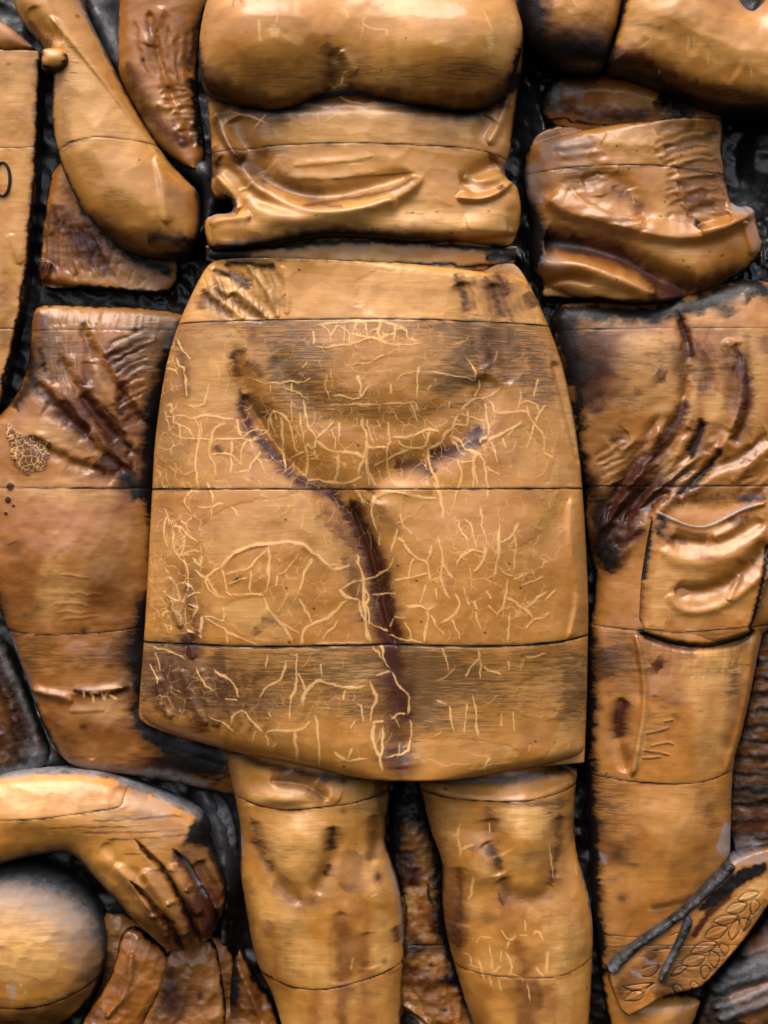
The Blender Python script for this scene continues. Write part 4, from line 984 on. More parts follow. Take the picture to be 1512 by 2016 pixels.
def leg_b(s):
    s.zn = 'a6'
    s.bl('h', 870, 600, 54, 60, 0, 19, p=1.5); s.bl('h', 480, 640, 30, 60, 0, -6); s.bl('h', 420, 980, 26, 60, 0, -8); s.bl('h', 1160, 760, 14, 80, 0, -6); s.bl('h', 560, 870, 44, 44, 20, 12, p=1.4); s.bl('h', 880, 850, 44, 60, 0, 8, p=1.3); s.st('h', "590,720 650,820 690,930", 13, -6); s.st('h', "620,560 640,680 700,800", 21.0, -4.3)
    s.st('h', "1090,560 1090,760 1050,960", 15.0, -5.6); s.st('h', "430,900 440,1080 430,1300", 18.0, -4.3); s.bl('h', 1120, 1350, 30, 60, 0, 6); s.bl('h', 680, 1300, 60, 70, 0, 5); s.st('h', "700,950 760,1080 960,1100 1040,1000", 16.5, -4.3)
    s.st('h', "240,400 500,440 850,440 1220,340", 6.0, 1.9)
    s.st('brown', "650,490 640,560 630,660", 12, .45, jit=4); s.st('brown', "440,900 430,1050 410,1240 430,1480", 9, .65, jit=6); s.st('soot', "600,720 660,820 690,900", 7, 1, jit=2); s.st('brown', "620,730 690,860", 5, .45, jit=2)
    s.st('brown', "700,930 740,1000 720,1130", 9, .4, jit=5); s.st('brown', "1090,540 1090,700 1080,860", 9, .5, jit=5); s.st('brown', "1050,900 1020,990", 5, .6, jit=3); s.st('brown', "790,1360 840,1500 860,1600", 9, .38, jit=4); s.st('brown', "850,1620 860,1800 860,1979", 22, .45, tp=(.05, 0), jit=8)
    s.st('brown', "920,1600 950,1700 960,1850", 6, .4, jit=4); s.bl('brown', 620, 1220, 22, 14, 0, .35, rag=.5); s.bl('brown', 340, 1200, 20, 90, 0, .35, rag=.4); s.st('brown', "1200,560 1190,750", 8, .3, jit=4); s.st('brown', "500,780 520,750 580,740", 7, .4)
    s.bl('soot', 1060, 470, 40, 12, -5, .95, rag=.6); s.bl('soot', 1030, 530, 14, 8, 0, .7); s.bl('soot', 700, 470, 30, 14, 0, .4); s.bl('soot', 950, 800, 30, 16, 0, .4, rag=.5); s.bl('soot', 850, 1080, 60, 14, 0, .5, rag=.5); s.bl('soot', 560, 990, 24, 12, 0, .3); s.bl('soot', 380, 560, 60, 40, 0, .28, rag=.5)
    s.bl('soot', 1100, 620, 12, 40, 0, .5, rag=.5); s.bl('soot', 930, 460, 50, 6, 0, .7)
    for q in ("860,1380 870,1600 880,1979", "460,1150 440,1500", "1000,1650 1060,1979", "600,1650 560,1979", "720,1000 740,1340"):
        s.st('red', q, 20, .95, jit=8, tp=(.15, 0))
    s.st('brown', "640,500 610,640 640,800 700,960 800,1080 960,1090 1050,980 1090,760", 18, .30, jit=8); s.st('brown', "150,350 220,600 310,850 330,1200 400,1600 500,1979", 16, .45, jit=8, tp=(0, 0)); s.st('brown', "1230,300 1200,700", 12, .35, jit=6, tp=(0, 0))
    s.poly('blond', "720,480 960,480 1040,560 1030,660 940,700 700,660 660,560", .62, 5, 7); s.poly('blond', "520,800 620,860 650,930 560,950 480,880", .45, 6, 4); s.poly('blond', "1000,1150 1080,1080 1200,1160 1280,1400 1200,1540 1020,1560 960,1330", .42, 8, 8); s.poly('blond', "450,1120 600,1110 560,1250 450,1260", .3, 5, 5)
    s.poly('blond', "1100,1480 1135,1480 1130,1560 1100,1530", .9, 2, 2); s.poly('blond', "960,1650 1180,1640 1150,1979 980,1979", .35, 8, 6); s.poly('blond', "850,1150 980,1170 960,1240 860,1230", .5, 4, 4); s.poly('blond', "740,540 900,540 930,600 760,610", .5, 4, 3)
    s.st('dust', "1240,900 1290,1050 1320,1200 1335,1400", 3, .4); s.st('dust', "320,320 560,310 840,290 1000,270", 5, .5, jit=3)
    s.st('black', "130,310 420,320 800,290 1240,240", 7, .75, tp=(0, 0), jit=3); s.st('black', "680,1050 715,1140", 2.2, .7, jit=2); s.bl('black', 330, 370, 5, 2.5, 20, .8); s.bl('black', 1160, 350, 5, 2, 0, .5)
    for w, p in ((5, "435,590 410,660 420,740 430,790 425,830"), (4, "430,780 460,760 520,735"), (4, "375,690 410,680"), (4, "515,950 510,1050 480,1120"), (4, "1020,730 1030,830 1050,890 1045,960"), (3, "620,590 625,660"), (5, "700,1300 750,1375 800,1330"), (5, "750,1375 735,1430"), (4, "560,1350 640,1360"), (4, "620,1390 630,1480 640,1590"), (4, "700,1430 690,1520"), (4, "720,1440 760,1510 765,1590"),
                 (4, "810,1330 880,1340"), (4, "910,1340 930,1300 970,1330 980,1380"), (4, "1010,1440 1005,1590"), (5, "930,1540 960,1590 985,1620"), (3, "860,1220 860,1310"), (4, "440,1480 500,1480 500,1560"), (4, "550,1510 580,1600 590,1650"), (4, "470,1550 560,1570"), (3, "620,1610 630,1680"), (4, "680,1620 700,1720"), (3, "740,1590 830,1600 850,1650"), (4, "750,1600 770,1540"), (3, "640,1600 700,1540"), (3, "540,1400 560,1350"), (4, "1215,870 1215,970"), (3, "870,1650 890,1780")):
        s.st('crack', p, w * .85, .75, 'l', (.25, .25), jit=1.5)
    s.bl('craze', 600, 1500, 50, 50, 0, .22)
    s.joint("120,380 240,410 400,438 650,445 900,435 1100,400 1220,350 1300,300", w=2.4)
    s.joint("380,1560 450,1590 600,1610 850,1618 1080,1622 1200,1590 1290,1550 1380,1500", w=2.2, dark=.75)


leg("820,1490 822,1542 832,1571 842,1615 853,1652 866,1682 873,1716 871,1754 873,1804 882,1856 896,1906 911,1958 930,2016 950,2080 1158,2080 1161,2016 1167,1920 1170,1853 1167,1804 1158,1754 1147,1716 1134,1673 1132,1615 1136,1542 1139,1500", leg_b)

# raised arm at the upper right ---------------------------------------------
s = Relief("1028,-60 1024,20 1030,60 1048,100 1090,124 1140,136 1196,134 1206,80 1222,34 1236,-60", base=120, cell=2.2, ref=175, smooth=2)
s.dome(70, 80); s.lumps(50, 4, 3); s.scallop(50, 40, 10, 3, 2)
s.st('black', "1028,0 1040,60 1060,100 1110,110 1190,112", 26, 1, tp=(0, 0), jit=6); s.st('black', "1036,-20 1044,40", 14, .9, tp=(0, 0), jit=4)
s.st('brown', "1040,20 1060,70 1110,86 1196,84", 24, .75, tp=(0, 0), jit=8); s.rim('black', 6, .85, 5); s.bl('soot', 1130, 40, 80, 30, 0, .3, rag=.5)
s.st('crack', "380,10 395,60 415,80", 4, .6, 'l', zone='z3', jit=1)
s.build('sleeve', WOOD, woman)
s = Relief("1236,-60 1222,34 1208,82 1197,112 1196,132 1233,140 1284,156 1336,180 1388,200 1430,210 1480,216 1600,222 1600,-60 1515,-40 1505,0 1488,18 1474,16 1458,-2 1450,-60", base=126, cell=2.2, ref=185, smooth=2)
s.dome(84, 110); s.lumps(60, 4, 3); s.lumps(22, 1, 8); s.scallop(70, 40, 20, 3, 2)
s.bl('h', 1300, 40, 80, 50, 10, 8); s.st('h', "1230,40 1330,90 1450,150", 30, -5); s.st('h', "700,160 800,280", 14, -1, zone='z3')
s.st('black', "1197,130 1240,142 1290,158 1336,182 1390,202 1460,216 1600,224", 9, 1, tp=(0, 0), jit=4); s.st('brown', "1205,118 1290,142 1380,184 1500,200", 12, .75, tp=(0, 0), jit=6)
s.st('black', "1236,-20 1222,34 1208,82 1197,130", 5, .95, tp=(0, 0), jit=2); s.bl('soot', 1260, 110, 40, 20, 20, .4, rag=.5); s.bl('soot', 1420, 180, 80, 14, 10, .45, rag=.5)
s.st('soot', "1218,40 1260,60 1300,70", 5, .5, jit=3); s.st('brown', "1206,100 1230,115 1285,130", 8, .45, jit=5); s.rim('black', 5, .7, 4); s.st('dust', "1466,2 1478,22 1496,14", 5, .6, tp=(0, 0))
for w, p in ((4, "1030,240 1040,280 1025,330"), (3, "1065,240 1070,310"), (3, "1140,340 1150,400"), (4, "800,240 825,245 835,230"), (3, "1390,420 1395,470"), (3, "880,410 890,480")):
    s.st('crack', p, w, .55, 'l', (.25, .25), zone='z3', jit=1)
s.st('blond', "1250,60 1400,110 1560,150", 26, .2, jit=6)
s.build('arm', WOOD, woman)

# ------------------------------------------------------------------ left hand figure
left = thing('carved_figure', 'darker carved figure in trousers with a bent bare forearm beside the pale banner', 'carving', 190, 1530)

s = Relief("236,-60 234,0 230,69 230,110 232,150 254,192 278,236 302,276 330,306 362,330 400,338 401,270 394,236 388,190 384,150 387,103 392,45 404,10 430,-60", base=44, cell=2.4, ref=70, smooth=2)
s.row(32, 2.4, .6, 10); s.lumps(50, 3, 4).scallop(34, 60, 70, 3, 3)
s.st('h', "950,60 880,200 860,280", 12, 5, zone='z1'); s.st('h', "860,80 900,300 1000,600", 9, -8, zone='z1'); s.st('h', "960,500 1060,700 1110,850", 9, -7, zone='z1')
for p in ("900,610 980,640 1040,610", "940,560 1010,580", "1000,760 1100,800", "1030,830 1110,820", "1000,640 1060,680 1040,760"):
    s.st('h', p, 7, 3.5, zone='z1')
s.st('brown', "730,340 800,560 960,780 1100,860", 11, .65, zone='z1', jit=6); s.st('brown', "850,200 940,100", 7, .4, zone='z1'); s.bl('brown', 1060, 820, 18, 12, 30, .7, 'z1'); s.bl('black', 825, 355, 6, 5, 0, .8, 'z1'); s.st('black', "1080,440 1130,520 1120,700 1150,860", 8, .95, zone='z1', jit=4)
s.st('black', "1180,20 1110,200 1080,420", 6, .7, zone='z1', jit=4); s.st('brown', "1040,100 1050,300 1030,420", 8, .25, zone='z1', jit=6); s.rim('black', 4, .7, 4); s.bl('soot', 1100, 300, 12, 60, 0, .4, 'z1')
s.fan((270, 40), (390, 40), (300, 170), (385, 180), 7, 6, -2, .25, 6, 'p', 3); s.fan((300, 180), (345, 270), (385, 170), (392, 260), 9, 4, -1.8, .3, -5, 'p', 4)
s.build('sleeve', DARKWOOD, left)

s = Relief("20,-60 24,14 45,45 79,86 92,104 104,150 99,193 102,258 113,310 130,354 150,396 178,433 206,464 241,488 282,503 327,509 366,502 383,486 389,447 391,400 387,372 372,358 344,330 323,305 296,265 268,220 241,172 206,100 179,48 158,0 150,-60",
           base=92, cell=2.0, ref=145, smooth=2)
s.dome(80, 88, .35); s.lumps(60, 3, 3).lumps(20, .8, 7).scallop(40, 60, -30, 3, 6)
s.st('h', "300,120 560,420 800,740 1000,1000", 12, 6, 'f', zone='z1'); s.st('h', "900,900 950,1100 960,1300", 14, 5, 'f', zone='z1'); s.bl('h', 220, 410, 70, 60, 30, 8); s.st('h', "200,60 240,180 380,260", 12, -6, zone='z1')
s.st('black', "310,440 290,560 300,750 330,900 380,1030 440,1150 520,1260 600,1350", 4, .85, zone='z1', tp=(0, 0), jit=3); s.st('black', "600,1350 700,1420 820,1470 950,1482 1090,1450 1110,1400", 11, 1, zone='z1', tp=(0, 0), jit=4); s.st('black', "850,1390 950,1380 1090,1400", 9, .75, zone='z1', jit=4)
s.st('brown', "520,1220 640,1330 780,1380 960,1370 1080,1340", 14, .55, zone='z1', jit=6); s.st('brown', "640,340 780,560 880,760 1000,960", 10, .35, zone='z1', jit=5)
s.bl('brown', 1000, 1120, 24, 40, -20, .35, 'z1', rag=.4); s.st('brown', "180,120 220,260 330,260", 10, .5, zone='z1', jit=6); s.bl('black', 455, 110, 4, 4, 0, .7, 'z1'); s.st('brown', "380,560 400,800 420,860", 8, .25, zone='z1', jit=6)
s.st('dust', "760,420 860,640 960,820 1060,960 1120,1060", 8, .75, zone='z1', jit=4, tp=(.1, 0)); s.st('dust', "440,0 560,200 700,420", 6, .4, zone='z1', jit=3)  # pale grey strips down the right edge of the forearm
s.bl('soot', 400, 560, 30, 50, 10, .3, 'z1', rag=.5); s.bl('soot', 700, 1160, 60, 24, 20, .45, 'z1', rag=.6); s.bl('soot', 380, 380, 24, 10, 0, .5, 'z1'); s.bl('soot', 520, 960, 40, 30, 0, .25, 'z1', rag=.5)
s.poly('blond', "330,160 460,260 700,640 820,800 700,960 460,920 380,700 360,480", .42, 10, 8, zone='z1'); s.poly('blond', "900,980 960,1000 960,1300 920,1240", .3, 4, 4, zone='z1'); s.poly('blond', "560,1230 690,1290 680,1310 580,1270", .5, 3, 3, zone='z1')
for p in ("430,380 470,385", "420,440 460,445", "400,290 440,300", "380,480 420,490"):
    s.st('black', p, 1.3, .6, zone='z1')
s.rim('black', 5, .7, 4)
s.joint("92,306 119,298 155,284 206,279 275,283 299,286 340,292", w=2.0, dark=.6)
s.build('forearm', WOOD, left)

s = Relief("-40,-20 -20,26 0,38 30,60 58,84 70,96 30,98 0,100 -40,60", base=80, cell=2.4, ref=100, smooth=1)
s.dome(16, 20); s.bl('brown', 20, 80, 20, 14, 0, .4); s.st('dust', "-10,12 25,45 70,90", 9, .8, tp=(0, 0), jit=4); s.rim('black', 5, .7, 4)
s.build('wrist', DARKWOOD, left)

s = Relief("104,320 92,375 84,440 78,490 74,530 76,556 92,567 150,565 200,567 250,572 300,576 336,572 350,545 350,470 250,380 160,310", base=44, cell=2.4, ref=70, smooth=2)
s.row(26, 2.2, .6, 8); s.lumps(26, 3, 5)
for p in ("150,10 130,90 100,190", "200,10 170,120 140,200", "250,20 220,120 190,190", "300,30 250,130 230,200", "340,60 290,190"):
    s.st('h', p, 6, 8, zone='z4', jit=2); s.st('brown', p, 5, .45, zone='z4', jit=4)
s.st('brown', "115,400 130,450 190,500", 14, .6, jit=6); s.bl('brown', 170, 470, 50, 60, 0, .4, rag=.5); s.st('black', "140,350 180,430 250,500 330,535", 9, 1, tp=(0, 0), jit=6); s.bl('h', 0, 0, 1, 1, 0, 0); s.rim('black', 6, .95, 5); s.st('brown', "330,30 300,120 310,190", 6, .5, zone='z4')
s.fan((100, 400), (170, 440), (90, 560), (230, 560), 10, 6, -2.6, .4, 6, 'p', 3); s.fan((200, 480), (290, 540), (180, 560), (270, 566), 5, 4, -1.2, .3, 3, 'p', 3)
s.build('shirt', DARKWOOD, left)

s = Relief("58,640 66,606 86,598 170,602 280,604 345,612 372,622 362,660 345,700 330,755 318,800 310,840 306,880 306,945 304,1000 302,1113 300,1180 298,1235 296,1300 294,1345 292,1385 360,1400 430,1440 "
           "520,1470 520,1580 440,1562 300,1532 150,1518 110,1482 85,1432 62,1372 40,1310 15,1245 -5,1190 -50,1150 -50,830 10,812 40,755 58,705", base=44, cell=2.2, ref=75, smooth=2)
s.dome(46, 95, .35)
s.bl('h', 120, 1100, 110, 120, 0, 14); s.bl('h', 150, 1300, 90, 40, 0, 5)
for p, w, a in (("250,860 350,1000 520,1150 620,1200", 12, -9), ("420,980 520,1120 620,1200", 7, -12), ("560,930 700,1130 760,1250", 11, -10), ("300,1040 480,1130", 10, -7), ("640,700 700,880 780,1000", 10, 8), ("700,680 850,600 1050,560", 9, 7),
                ("560,1220 700,1360 800,1420", 9, 8), ("600,1360 660,1450 780,1490", 10, -8), ("700,1330 830,1430 900,1440", 10, -4), ("850,930 780,990", 6, -7), ("870,870 790,920", 6, -7), ("620,720 580,890", 9, -7),
                ("700,700 880,620", 5, -6), ("740,740 930,660", 5, -6), ("780,800 960,720", 5, -5), ("700,640 860,560", 5, -6), ("430,360 440,480", 5, -4), ("360,370 370,480", 5, -4), ("500,370 510,480", 5, -4), ("280,740 380,860", 8, -7)):
    s.st('h', p, w * 1.4, a * (.5 if w > 5.5 else .28), zone='z4', jit=2)
s.lumps(50, 3, 9).lumps(14, .6, 2).scallop(40, 60, 20, 2.6, 6)
s.st('h', "450,830 600,850 770,815", 9, 3, 'f', zone='z5'); s.st('h', "60,1355 130,1368 250,1350", 8, 3); s.st('h', "200,840 400,880 450,900", 8, 6, zone='z5'); s.st('h', "430,960 640,950", 8, 2, 'f', zone='z5'); s.st('h', "510,1040 560,1250", 6, -5, zone='z5')
s.st('brown', "250,860 350,1000 520,1150 620,1200", 8, .7, zone='z4', jit=5); s.st('brown', "420,980 520,1120 620,1200", 5, .9, zone='z4', jit=3); s.st('brown', "560,930 700,1130 760,1290", 9, .6, zone='z4', jit=5)
s.st('brown', "700,1330 800,1430 900,1450", 12, .95, zone='z4', jit=5); s.bl('brown', 590, 830, 12, 34, 0, .6, 'z4'); s.bl('brown', 600, 640, 14, 10, 0, .3, 'z4'); s.st('brown', "620,1390 720,1450", 8, .7, zone='z4', jit=4)
for p in ("800,900 860,880", "790,970 850,950", "780,1030 850,1010", "700,690 790,640", "740,740 860,680", "780,800 900,730"):
    s.st('brown', p, 6, .5, zone='z4', jit=2)
s.st('soot', "330,500 330,700 420,850", 26, .85, zone='z4', jit=4); s.st('soot', "1050,540 920,640 880,800", 34, .95, zone='z4', jit=6, tp=(0, .1)); s.bl('soot', 800, 760, 40, 22, -30, .5, 'z4', rag=.5); s.bl('soot', 520, 620, 30, 26, 0, .4, 'z4', rag=.5)
s.st('brown', "250,380 270,620 160,820", 14, .5, zone='z4', jit=6); s.bl('brown', 300, 450, 12, 16, 0, .6, 'z4'); s.bl('black', 565, 463, 7, 5, 0, .85, 'z4'); s.bl('black', 648, 470, 3, 3, 0, .8, 'z4'); s.bl('black', 905, 505, 4, 6, 0, .8, 'z4')
s.st('black', "150,560 200,700 240,860 160,900 120,1050", 12, .8, zone='z4', jit=6); s.st('black', "260,620 300,700 310,790", 4, .7, zone='z4')
s.st('black', "362,650 335,705 316,760 304,810 298,860 300,925 290,950", 16, 1, tp=(0, 0), jit=6); s.st('black', "290,950 300,1010 304,1100", 7, .95, tp=(0, 0), jit=4); s.st('black', "245,930 262,955 278,985", 12, .9, jit=5); s.st('dust', "350,640 330,690", 8, .35, jit=4)
s.st('black', "296,1160 282,1200 278,1240 280,1350 272,1400 310,1462 420,1480", 13, .97, tp=(0.05, 0), jit=5); s.bl('black', 515, 480, 8, 8, 0, .7, 'z5')
s.bl('soot', 200, 1290, 120, 45, 0, .72, rag=.3); s.bl('black', 265, 1290, 34, 60, 0, .85, rag=.3); s.bl('soot', 60, 1290, 50, 60, 0, .7)
s.st('brown', "150,1356 210,1368 262,1352", 6, .85, jit=2); s.st('brown', "60,1365 130,1375", 10, .4, jit=3); s.st('brown', "90,1400 130,1450 150,1500", 12, .5, jit=6); s.bl('brown', 250, 1440, 40, 22, 10, .35, rag=.5); s.bl('brown', 330, 1500, 60, 22, 0, .85, rag=.4); s.bl('black', 340, 1500, 60, 20, 0, .5, rag=.4)
s.st('dust', "110,1500 200,1512 320,1522 400,1545", 8, .6, jit=5, tp=(0, 0)); s.st('dust', "15,1240 40,1310 70,1390", 9, .5, jit=5); s.st('brown', "-10,1150 10,1230 30,1290", 14, .6, jit=6, tp=(0, .1)); s.st('black', "-10,1180 30,1290 70,1390 110,1480", 6, .8, jit=4, tp=(0, 0))
for x, y, r in ((90, 1540, 8), (75, 1625, 6.5), (112, 1665, 3), (60, 1715, 4)):
    s.bl('brown', x, y, r, r, 0, 1.0, 'z4', p=4, rag=.2); s.bl('h', x, y, r, r, 0, 1.3, 'z4', p=2)
P = "70,1110 110,1170 190,1200 260,1200 320,1240 375,1235 350,1290 350,1350 330,1420 260,1450 190,1465 140,1430 100,1370 90,1280 50,1200"
s.poly('brown', P, .66, 2.5, 5, zone='z4'); s.poly('craze', P, 1.0, 3, 5, zone='z4'); s.poly('h', P, 1.0, 2.5, 4, zone='z4')
for z, p, a, r in (('z4', "640,720 760,900 780,1100 640,900", .35, 6), ('z4', "0,1480 300,1420 780,1560 800,1640 400,1640 0,1560", .35, 6), ('z4', "130,1060 330,1100 500,1230 420,1330 380,1240 300,1200 180,1180", .3, 8), ('z5', "280,0 420,40 380,300 280,460 240,300", .45, 8), ('z5', "440,0 560,0 640,60 560,40", .4, 4), ('z5', "480,900 760,900 780,1050 520,1000", .3, 6), ('z5', "330,180 560,180 520,400 360,420", .3, 8), ('z4', "600,1570 800,1560 760,1680 620,1640", .35, 5)):
    s.poly('blond', p, a, 15, r, zone=z)
s.bl('black', 470, 1430, 12, 10, 0, .35, 'z4'); s.st('black', "75,1925 150,1890", 1.5, .6, zone='z4'); s.bl('brown', 30, 1080, 26, 14, 0, .35, rag=.6); s.bl('brown', 600, 180, 40, 50, 0, .25, 'z5', rag=.6); s.bl('soot', 650, 340, 30, 20, 0, .5, 'z5', rag=.6); s.bl('soot', 150, 380, 30, 20, 0, .4, 'z5')
for p in ("430,260 640,270", "340,320 560,330", "360,370 540,375", "400,150 560,180", "380,420 620,400"):
    s.st('h', p, 3, 1.1, 'f', zone='z5', jit=3)
for w, p in ((4, "515,840 515,880"), (4, "550,850 570,870 575,910"), (4, "560,850 610,850"), (4, "620,840 640,900 640,860 670,840"), (4, "660,860 710,890"), (3, "640,820 700,815 750,820")):
    s.st('crack', p, w, .9, 'l', (.2, .2), zone='z5', jit=1)
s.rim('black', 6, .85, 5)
s.joint("40,652 140,651 250,651 360,651", w=1.8, dark=.55)
s.joint("-60,961 100,961 260,962 320,962", w=2.6, dark=.9)
s.joint("-60,1230 20,1240 50,1246 100,1248 160,1246 220,1242 300,1232", w=2.2, dark=.7)
s.bl('black', 400, 1500, 80, 50, 10, 1.0, 'p', rag=.5); s.bl('black', 330, 1430, 60, 26, 15, .9, 'p', rag=.5); s.bl('brown', 320, 1510, 60, 26, 10, .6, 'p', rag=.6)
s.bl('h', 150, 1090, 90, 130, 0, 16); s.bl('h', 130, 830, 90, 110, 20, 12); s.bl('h', 170, 1430, 90, 60, 0, 8)
for q in ("85,760 130,820 190,880 250,930", "120,700 170,790 230,860 275,900", "160,640 200,720 250,790 290,840", "60,860 120,900 190,925"):
    s.st('h', q, 12, -6, zone='p', jit=3, tp=(.25, .2)); s.st('h', pts_of(q) + [13, -9], 12, 4.5, zone='p', jit=3, tp=(.25, .2)); s.st('brown', q, 6, .3, zone='p', jit=5)
s.fan((205, 700), (240, 850), (318, 640), (286, 830), 11, 4, -1.6, .34, -8, 'p', 3)
s.fan((90, 640), (180, 640), (110, 800), (190, 790), 8, 4, -1.3, .35, 6, 'p', 4, 'soot')
s.fan((90, 740), (190, 760), (200, 900), (270, 930), 7, 5, -2.2, .42, -12, 'p', 5)
s.fan((100, 605), (330, 612), (104, 655), (320, 660), 14, 3, -.8, .25, 2, 'p', 6)
for q in ((180, 800, 110, 100, 20, .30), (40, 1150, 50, 90, 0, .3), (240, 1130, 60, 120, 0, .28), (180, 1420, 90, 50, 0, .4), (250, 900, 50, 60, 0, .4), (120, 640, 60, 26, 0, .25)):
    s.bl('brown', *q, zone='p', rag=.7)
s.build('trousers', DARKWOOD, left)

# ------------------------------------------------------------------ banner with its pole end
banner = thing('carved_banner', 'pale carved banner hanging at the edge of the relief with a black figure 0', 'banner', 20, 800)
s = Relief("-60,95 40,96 76,98 78,104 76,150 73,220 70,300 66,380 58,440 50,530 38,610 20,690 5,760 -20,830 -60,860", base=84, cell=2.0, ref=92, smooth=1)
s.roll(5, 5); s.lumps(120, 5, 2).lumps(30, 1.4, 4).scallop(50, 60, 0, 1.6, 3); s.bl('h', 20, 220, 60, 80, 0, 5)
s.bl('soot', 40, 235, 60, 24, 0, .35, rag=.5); s.st('brown', "70,110 68,300 55,450 34,620", 4, .3, jit=3); s.st('black', "76,120 74,220 70,330 60,440 46,560 30,660 4,760", 3.4, .95, tp=(0, 0), jit=4)
s.bl('brown', 10, 560, 18, 60, 0, .3, rag=.4); s.bl('brown', 10, 660, 24, 50, 0, .5, rag=.4); s.poly('blond', "0,110 70,110 60,200 20,220 0,180", .35, 6, 6); s.poly('blond', "20,300 60,300 50,420 20,440", .3, 6, 5)
s.st('h', "20,460 40,520", 8, 3); s.bl('black', 16, 126, 5, 3, 0, .5)
s.joint("-60,291 20,291 90,289", w=1.6, dark=.3)
s.joint("-60,648 20,647 60,645", w=1.6, dark=.4)
s.build('panel', WOOD, banner)
# the raised black figure 0
def ring(name, cx, cy, rx, ry, w, h0, h1, mat, parent):
    n, kk = 48, (DIST - h1) / DIST
    prof = [(-1, h0), (-.9, h1 - .8), (-.45, h1), (.45, h1), (.9, h1 - .8), (1, h0)]
    v, f = [], []
    for i in range(n):
        t = 2 * math.pi * i / n
        ww = w * (.5 + .5 * abs(math.cos(t)) ** .6 * .9)
        for a, hh in prof:
            x = cx + (rx + a * ww * .5) * math.cos(t)
            y = cy + (ry + a * ww * .5) * math.sin(t)
            v.append(((x - 756) * kk * U, -hh * U, (1008 - y) * kk * U))
    m = len(prof)
    for i in range(n):
        for j in range(m):
            f.append((i * m + j, ((i + 1) % n) * m + j, ((i + 1) % n) * m + (j + 1) % m, i * m + (j + 1) % m))
    v, f = np.array(v), np.array(f)
    C0 = np.zeros((len(v), 4)); C0[:, 1] = 1
    return mesh_object(name, v, f, C0, np.zeros((len(v), 4)), mat, parent)
ring('digit', 4, 352, 15, 33, 7.0, 80, 88.5, WOOD, banner)
s = Relief("80,98 84,95 104,93 122,96 131,104 134,116 130,128 118,136 100,138 84,136 80,130", base=150, cell=1.6, ref=170, smooth=2)
s.dome(22, 20); s.st('black', "80,132 100,139 120,137 132,124 133,108", 5, 1, tp=(0, 0), jit=2); s.st('black', "82,98 81,134", 4, .9, tp=(0, 0), jit=2); s.bl('blond', 106, 108, 20, 10, 0, .5)
s.build('pole_end', WOOD, banner)

# ------------------------------------------------------------------ lower left: figure leaning on a ball
kneel = thing('carved_kneeling_figure', 'carved forearm and hand reaching down over a ball at the lower edge', 'carving', 240, 2016)
s = Relief("-60,1536 0,1530 33,1522 83,1519 149,1520 205,1527 248,1543 298,1562 331,1577 364,1592 395,1609 408,1640 402,1655 418,1690 438,1740 442,1775 436,1806 424,1836 407,1856 380,1868 357,1877 331,1874 311,1860 281,1830 251,1804 231,1778 205,1751 "
           "179,1725 159,1698 139,1684 119,1679 83,1685 40,1693 0,1704 -60,1722", base=96, cell=2.0, ref=140, smooth=2)
s.dome(66, 78, .35); s.zn = 'z6'; s.lumps(50, 3, 2).lumps(18, .8, 5).scallop(60, 36, 10, 2.6, 8)
s.st('h', "790,740 880,830 980,960 1030,1010 1090,1180", (4, 7), -15, tp=(.3, 0)); s.st('h', "820,500 900,590 1000,690 1060,800 1140,940 1200,1140", (4, 7), -17, tp=(.3, 0)); s.st('h', "1040,560 1120,640 1190,780 1260,910 1300,1040", (4, 7), -17, tp=(.3, 0)); s.st('h', "1180,640 1300,860 1330,900", 12, -16)
s.st('h', "700,650 800,750 900,900 1010,1100", 13, 11); s.st('h', "860,680 980,830 1080,1010 1120,1080", 14, 12); s.st('h', "1030,650 1120,800 1200,950", 13, 12); s.st('h', "980,1010 1060,990", 5, -5)
s.bl('h', 300, 400, 120, 30, 0, 6); s.st('h', "640,520 700,640 900,760", 12, -4); s.st('h', "560,640 700,640", 20, 4)
s.st('brown', "790,740 880,840 980,970 1030,1010 1090,1180", (1.5, 4), .8, jit=3, tp=(.1, 0)); s.st('brown', "820,505 900,590 1000,690 1050,780 1130,950 1190,1110", (1.5, 4), .8, jit=3); s.st('black', "1010,700 1060,810 1130,950 1170,1060 1200,1130", 2.5, .8, jit=3, tp=(.1, 0)); s.st('brown', "1040,560 1100,640 1180,760 1250,900 1300,1040", 4, .75, jit=4)
s.st('black', "1080,590 1160,700 1250,880", 2.5, .7, jit=3); s.poly('brown', "1140,470 1210,420 1280,600 1330,760 1340,900 1260,900 1180,740 1060,560", .55, 8, 6); s.poly('black', "1150,400 1210,390 1250,560 1200,560 1130,520 1100,540", .9, 6, 5)
s.poly('brown', "880,860 1000,1000 1050,1140 960,1160 860,1060 760,980 860,960", .45, 8, 6); s.poly('brown', "1100,740 1200,800 1250,930 1160,960 1110,860", .5, 8, 5); s.bl('black', 1060, 1110, 12, 14, 20, .8); s.bl('black', 1150, 1080, 9, 20, 0, .7); s.bl('brown', 1250, 1000, 18, 34, 0, .8); s.poly('black', "1280,880 1340,900 1300,1060 1220,1140 1250,1000", .7, 8, 5)
s.st('dust', "0,150 120,124 450,118 640,132 800,195 1000,280 1190,380", 7, .8, tp=(0, 0), jit=4); s.st('dust', "760,260 880,300 1060,340", 16, .45, jit=6); s.st('dust', "1080,580 1150,700 1240,870", 3, .7, jit=1.5)
s.st('brown', "700,170 850,230 900,250", 8, .5, jit=4); s.bl('soot', 820, 380, 60, 14, 5, .5, rag=.5); s.bl('soot', 600, 440, 90, 16, 0, .35, rag=.5); s.bl('soot', 900, 540, 40, 14, 0, .5, rag=.5); s.poly('brown', "780,330 1000,330 1130,460 1060,520 900,420", .25, 10, 8)
